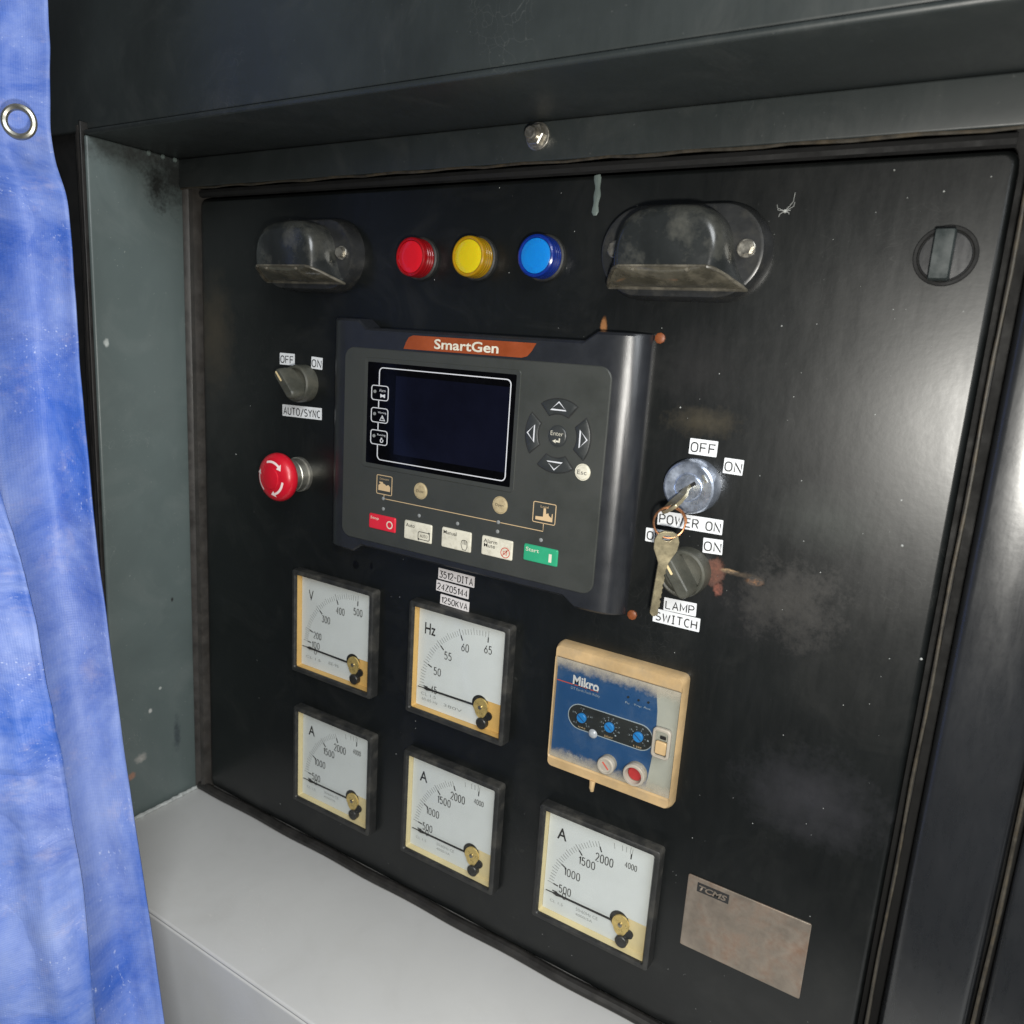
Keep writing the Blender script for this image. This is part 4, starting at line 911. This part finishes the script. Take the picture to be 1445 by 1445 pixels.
# ================================================================== nameplate
n0 = XZ(972.5, 1232); npx, npz = n0[0]+.040, n0[1]-.0275
npl = thing('nameplate', 'stained aluminium nameplate with TCMS lettering on the lower panel', 'nameplate', (npx, 0, npz))
MB().stack([(.080, .055, .001, 0), (.080, .055, .001, -.0007), (.0794, .0544, .001, -.0009)], 4).build('plate', mt_plate, npl)
t0 = XZ(985.5, 1243.5); tx, tz = t0[0]-npx, t0[1]-npz
MB().box(tx, tx+.0215, -.0011, -.0009, tz-.0068, tz).build('emblem_field', mt_ink, npl, smooth=0)
text('TCMS', tx+.0012, tx+.0203, tz-.0056, tz-.0014, -.0013, mt_plate, npl, thin=.03, shear=.25)

# ================================================================== blue tarpaulin
def tarp_mat():
    m, nt, N, L, b = newmat('blue_tarpaulin')
    tc = N.new('ShaderNodeTexCoord'); P = tc.outputs['UV']
    def nz(s, d, r=.65, v=P, dist=0):
        n = N.new('ShaderNodeTexNoise'); n.inputs['Scale'].default_value = s; n.inputs['Detail'].default_value = d; n.inputs['Roughness'].default_value = r; n.inputs['Distortion'].default_value = dist
        L.new(v, n.inputs['Vector']); return n.outputs['Fac']
    def rp(src, p0, p1, c0, c1):
        r = N.new('ShaderNodeValToRGB'); r.color_ramp.elements[0].position = p0; r.color_ramp.elements[1].position = p1
        r.color_ramp.elements[0].color = (*c0, 1); r.color_ramp.elements[1].color = (*c1, 1); L.new(src, r.inputs[0]); return r.outputs[0]
    def mx(f, a_, c):
        x = N.new('ShaderNodeMixRGB'); L.new(f, x.inputs[0]); L.new(a_, x.inputs[1])
        if isinstance(c, tuple): x.inputs[2].default_value = (*c, 1)
        else: L.new(c, x.inputs[2])
        return x.outputs[0]
    c = rp(nz(9, 8, dist=.8), .3, .7, (.020, .070, .36), (.06, .16, .58))
    c = mx(rp(nz(11, 10, .7, dist=.4), .38, .68, (0, 0, 0), (.80,)*3), c, (.33, .41, .71))
    c = mx(rp(nz(24, 10, .75), .55, .76, (0, 0, 0), (.55,)*3), c, (.48, .44, .56))
    mp = N.new('ShaderNodeMapping'); mp.inputs['Scale'].default_value = (420, 300, 1); mp.inputs['Rotation'].default_value = (0, 0, .5); L.new(P, mp.inputs[0])
    mk = N.new('ShaderNodeMixRGB'); mk.blend_type = 'MULTIPLY'; mk.inputs[0].default_value = 1
    L.new(rp(nz(1, 4, .6, mp.outputs[0]), .60, .70, (0, 0, 0), (.9,)*3), mk.inputs[1]); L.new(rp(nz(17, 5, .7), .50, .66, (0, 0, 0), (1, 1, 1)), mk.inputs[2])
    c = mx(mk.outputs[0], c, (.60, .66, .86))
    L.new(c, b.inputs['Base Color']); setin(b, Roughness=.52, Specular_IOR_Level=.35)
    wv = N.new('ShaderNodeTexWave'); wv.inputs['Scale'].default_value = 210; wv.bands_direction = 'X'; L.new(P, wv.inputs['Vector'])
    w2 = N.new('ShaderNodeTexWave'); w2.inputs['Scale'].default_value = 210; w2.bands_direction = 'Y'; L.new(P, w2.inputs['Vector'])
    ad = N.new('ShaderNodeMath'); ad.operation = 'ADD'; L.new(wv.outputs['Fac'], ad.inputs[0]); L.new(w2.outputs['Fac'], ad.inputs[1])
    bp = N.new('ShaderNodeBump'); bp.inputs['Strength'].default_value = .14; bp.inputs['Distance'].default_value = .0004; L.new(ad.outputs[0], bp.inputs['Height'])
    b3 = N.new('ShaderNodeBump'); b3.inputs['Strength'].default_value = .35; b3.inputs['Distance'].default_value = .003; L.new(nz(12, 5, .5), b3.inputs['Height']); L.new(bp.outputs[0], b3.inputs['Normal'])
    vo = N.new('ShaderNodeTexVoronoi'); vo.feature = 'DISTANCE_TO_EDGE'; vo.inputs['Scale'].default_value = 13
    wn = N.new('ShaderNodeTexNoise'); wn.inputs['Scale'].default_value = 8; L.new(P, wn.inputs['Vector'])
    va = N.new('ShaderNodeVectorMath'); va.operation = 'MULTIPLY_ADD'; va.inputs[1].default_value = (.22, .22, 0); L.new(wn.outputs['Color'], va.inputs[0]); L.new(P, va.inputs[2]); L.new(va.outputs[0], vo.inputs['Vector'])
    b4 = N.new('ShaderNodeBump'); b4.inputs['Strength'].default_value = .6; b4.inputs['Distance'].default_value = .006
    cl = N.new('ShaderNodeMath'); cl.operation = 'MINIMUM'; cl.inputs[1].default_value = .22; L.new(vo.outputs['Distance'], cl.inputs[0]); L.new(cl.outputs[0], b4.inputs['Height']); L.new(b3.outputs[0], b4.inputs['Normal'])
    L.new(b4.outputs[0], b.inputs['Normal'])
    return m
mt_tarp = tarp_mat()
def curve(pts, t):
    n = len(pts)-1; f = min(max(t, 0), .99999)*n; i = int(f); u = f-i
    p0, p1, p2, p3 = pts[max(i-1, 0)], pts[i], pts[i+1], pts[min(i+2, n)]
    return .5*((2*p1)+(-p0+p2)*u+(2*p0-5*p1+4*p2-p3)*u*u+(-p0+3*p1-3*p2+p3)*u*u*u)
def sheet(edge, width, dirv, folds, name, parent, nu=90, nv=150, seed=0):
    vs, fs, uv = [], [], []
    dn = Vector(dirv).normalized(); up_ = Vector((0, 0, 1)); nrm = dn.cross(up_).normalized()
    for j in range(nv+1):
        v = j/nv; e = curve(edge, v)
        for i in range(nu+1):
            u = i/nu; s = u*width
            off = sum(a_*math.sin(2*math.pi*(u*fq+ph)+sl*v*4+.8*math.sin(v*5+ph*9))*min(1, u*6) for a_, fq, ph, sl in folds)
            off += .006*noise.noise(Vector((u*7+seed, v*9, seed)))+.0022*noise.noise(Vector((u*26, v*30+seed, 1)))
            p_ = e+dn*s+nrm*off
            vs.append(p_); uv.append((s, v*.9))
    for j in range(nv):
        for i in range(nu):
            a_ = j*(nu+1)+i; fs.append((a_, a_+1, a_+nu+2, a_+nu+1))
    me = bpy.data.meshes.new(name); me.from_pydata(vs, [], fs)
    ul = me.uv_layers.new(name='UVMap')
    for lp in me.loops: ul.data[lp.index].uv = uv[lp.vertex_index]
    for p_ in me.polygons: p_.use_smooth = True
    ob = link(name, me, mt_tarp, parent); so = ob.modifiers.new('thickness', 'SOLIDIFY'); so.thickness = .0012
    return ob
ep = [on(px, py, y) for px, py, y in ((58, -260, -.150), (62, -100, -.150), (66, 20, -.150), (70, 120, -.150), (76, 215, -.150), (95, 290, -.150), (105, 420, -.150), (114, 540, -.151), (130, 720, -.153), (150, 880, -.156), (175, 1060, -.160), (205, 1264, -.165), (232, 1445, -.170), (250, 1560, -.175))]
tp = thing('tarpaulin', 'dusty blue woven tarpaulin hanging in folds at the left of the panel', 'tarpaulin', (ep[-1].x, ep[-1].y, ep[-1].z))
tv = -Vector(ep[-1])
def to_local(pts): return [p_+tv for p_ in pts]
sheet(to_local(ep), .30, (-.55, -.62, 0), [(.013, 2.1, .1, .5), (.008, 4.3, .35, -.8), (.004, 9, .2, .6)], 'back_sheet', tp, seed=1)
e2 = [on(px, py, y) for px, py, y in ((-40, 420, -.215), (-22, 560, -.215), (0, 690, -.215), (28, 790, -.216), (48, 870, -.218), (75, 1010, -.220), (97, 1130, -.222), (118, 1264, -.224), (136, 1445, -.228), (148, 1560, -.230))]
sheet(to_local(e2), .20, (-.50, -.62, 0), [(.006, 1.7, .3, .4), (.003, 5, .1, .8)], 'front_fold', tp, 60, 110, seed=5)
gp = on(27, 172, -.180)
MB().tube([Vector((.009*math.cos(2*math.pi*k/32), 0, .009*math.sin(2*math.pi*k/32))) for k in range(32)], .0022, 8, True).build('eyelet', mt_zinc, tp, tuple(gp+tv), (0, 0, math.radians(40)))
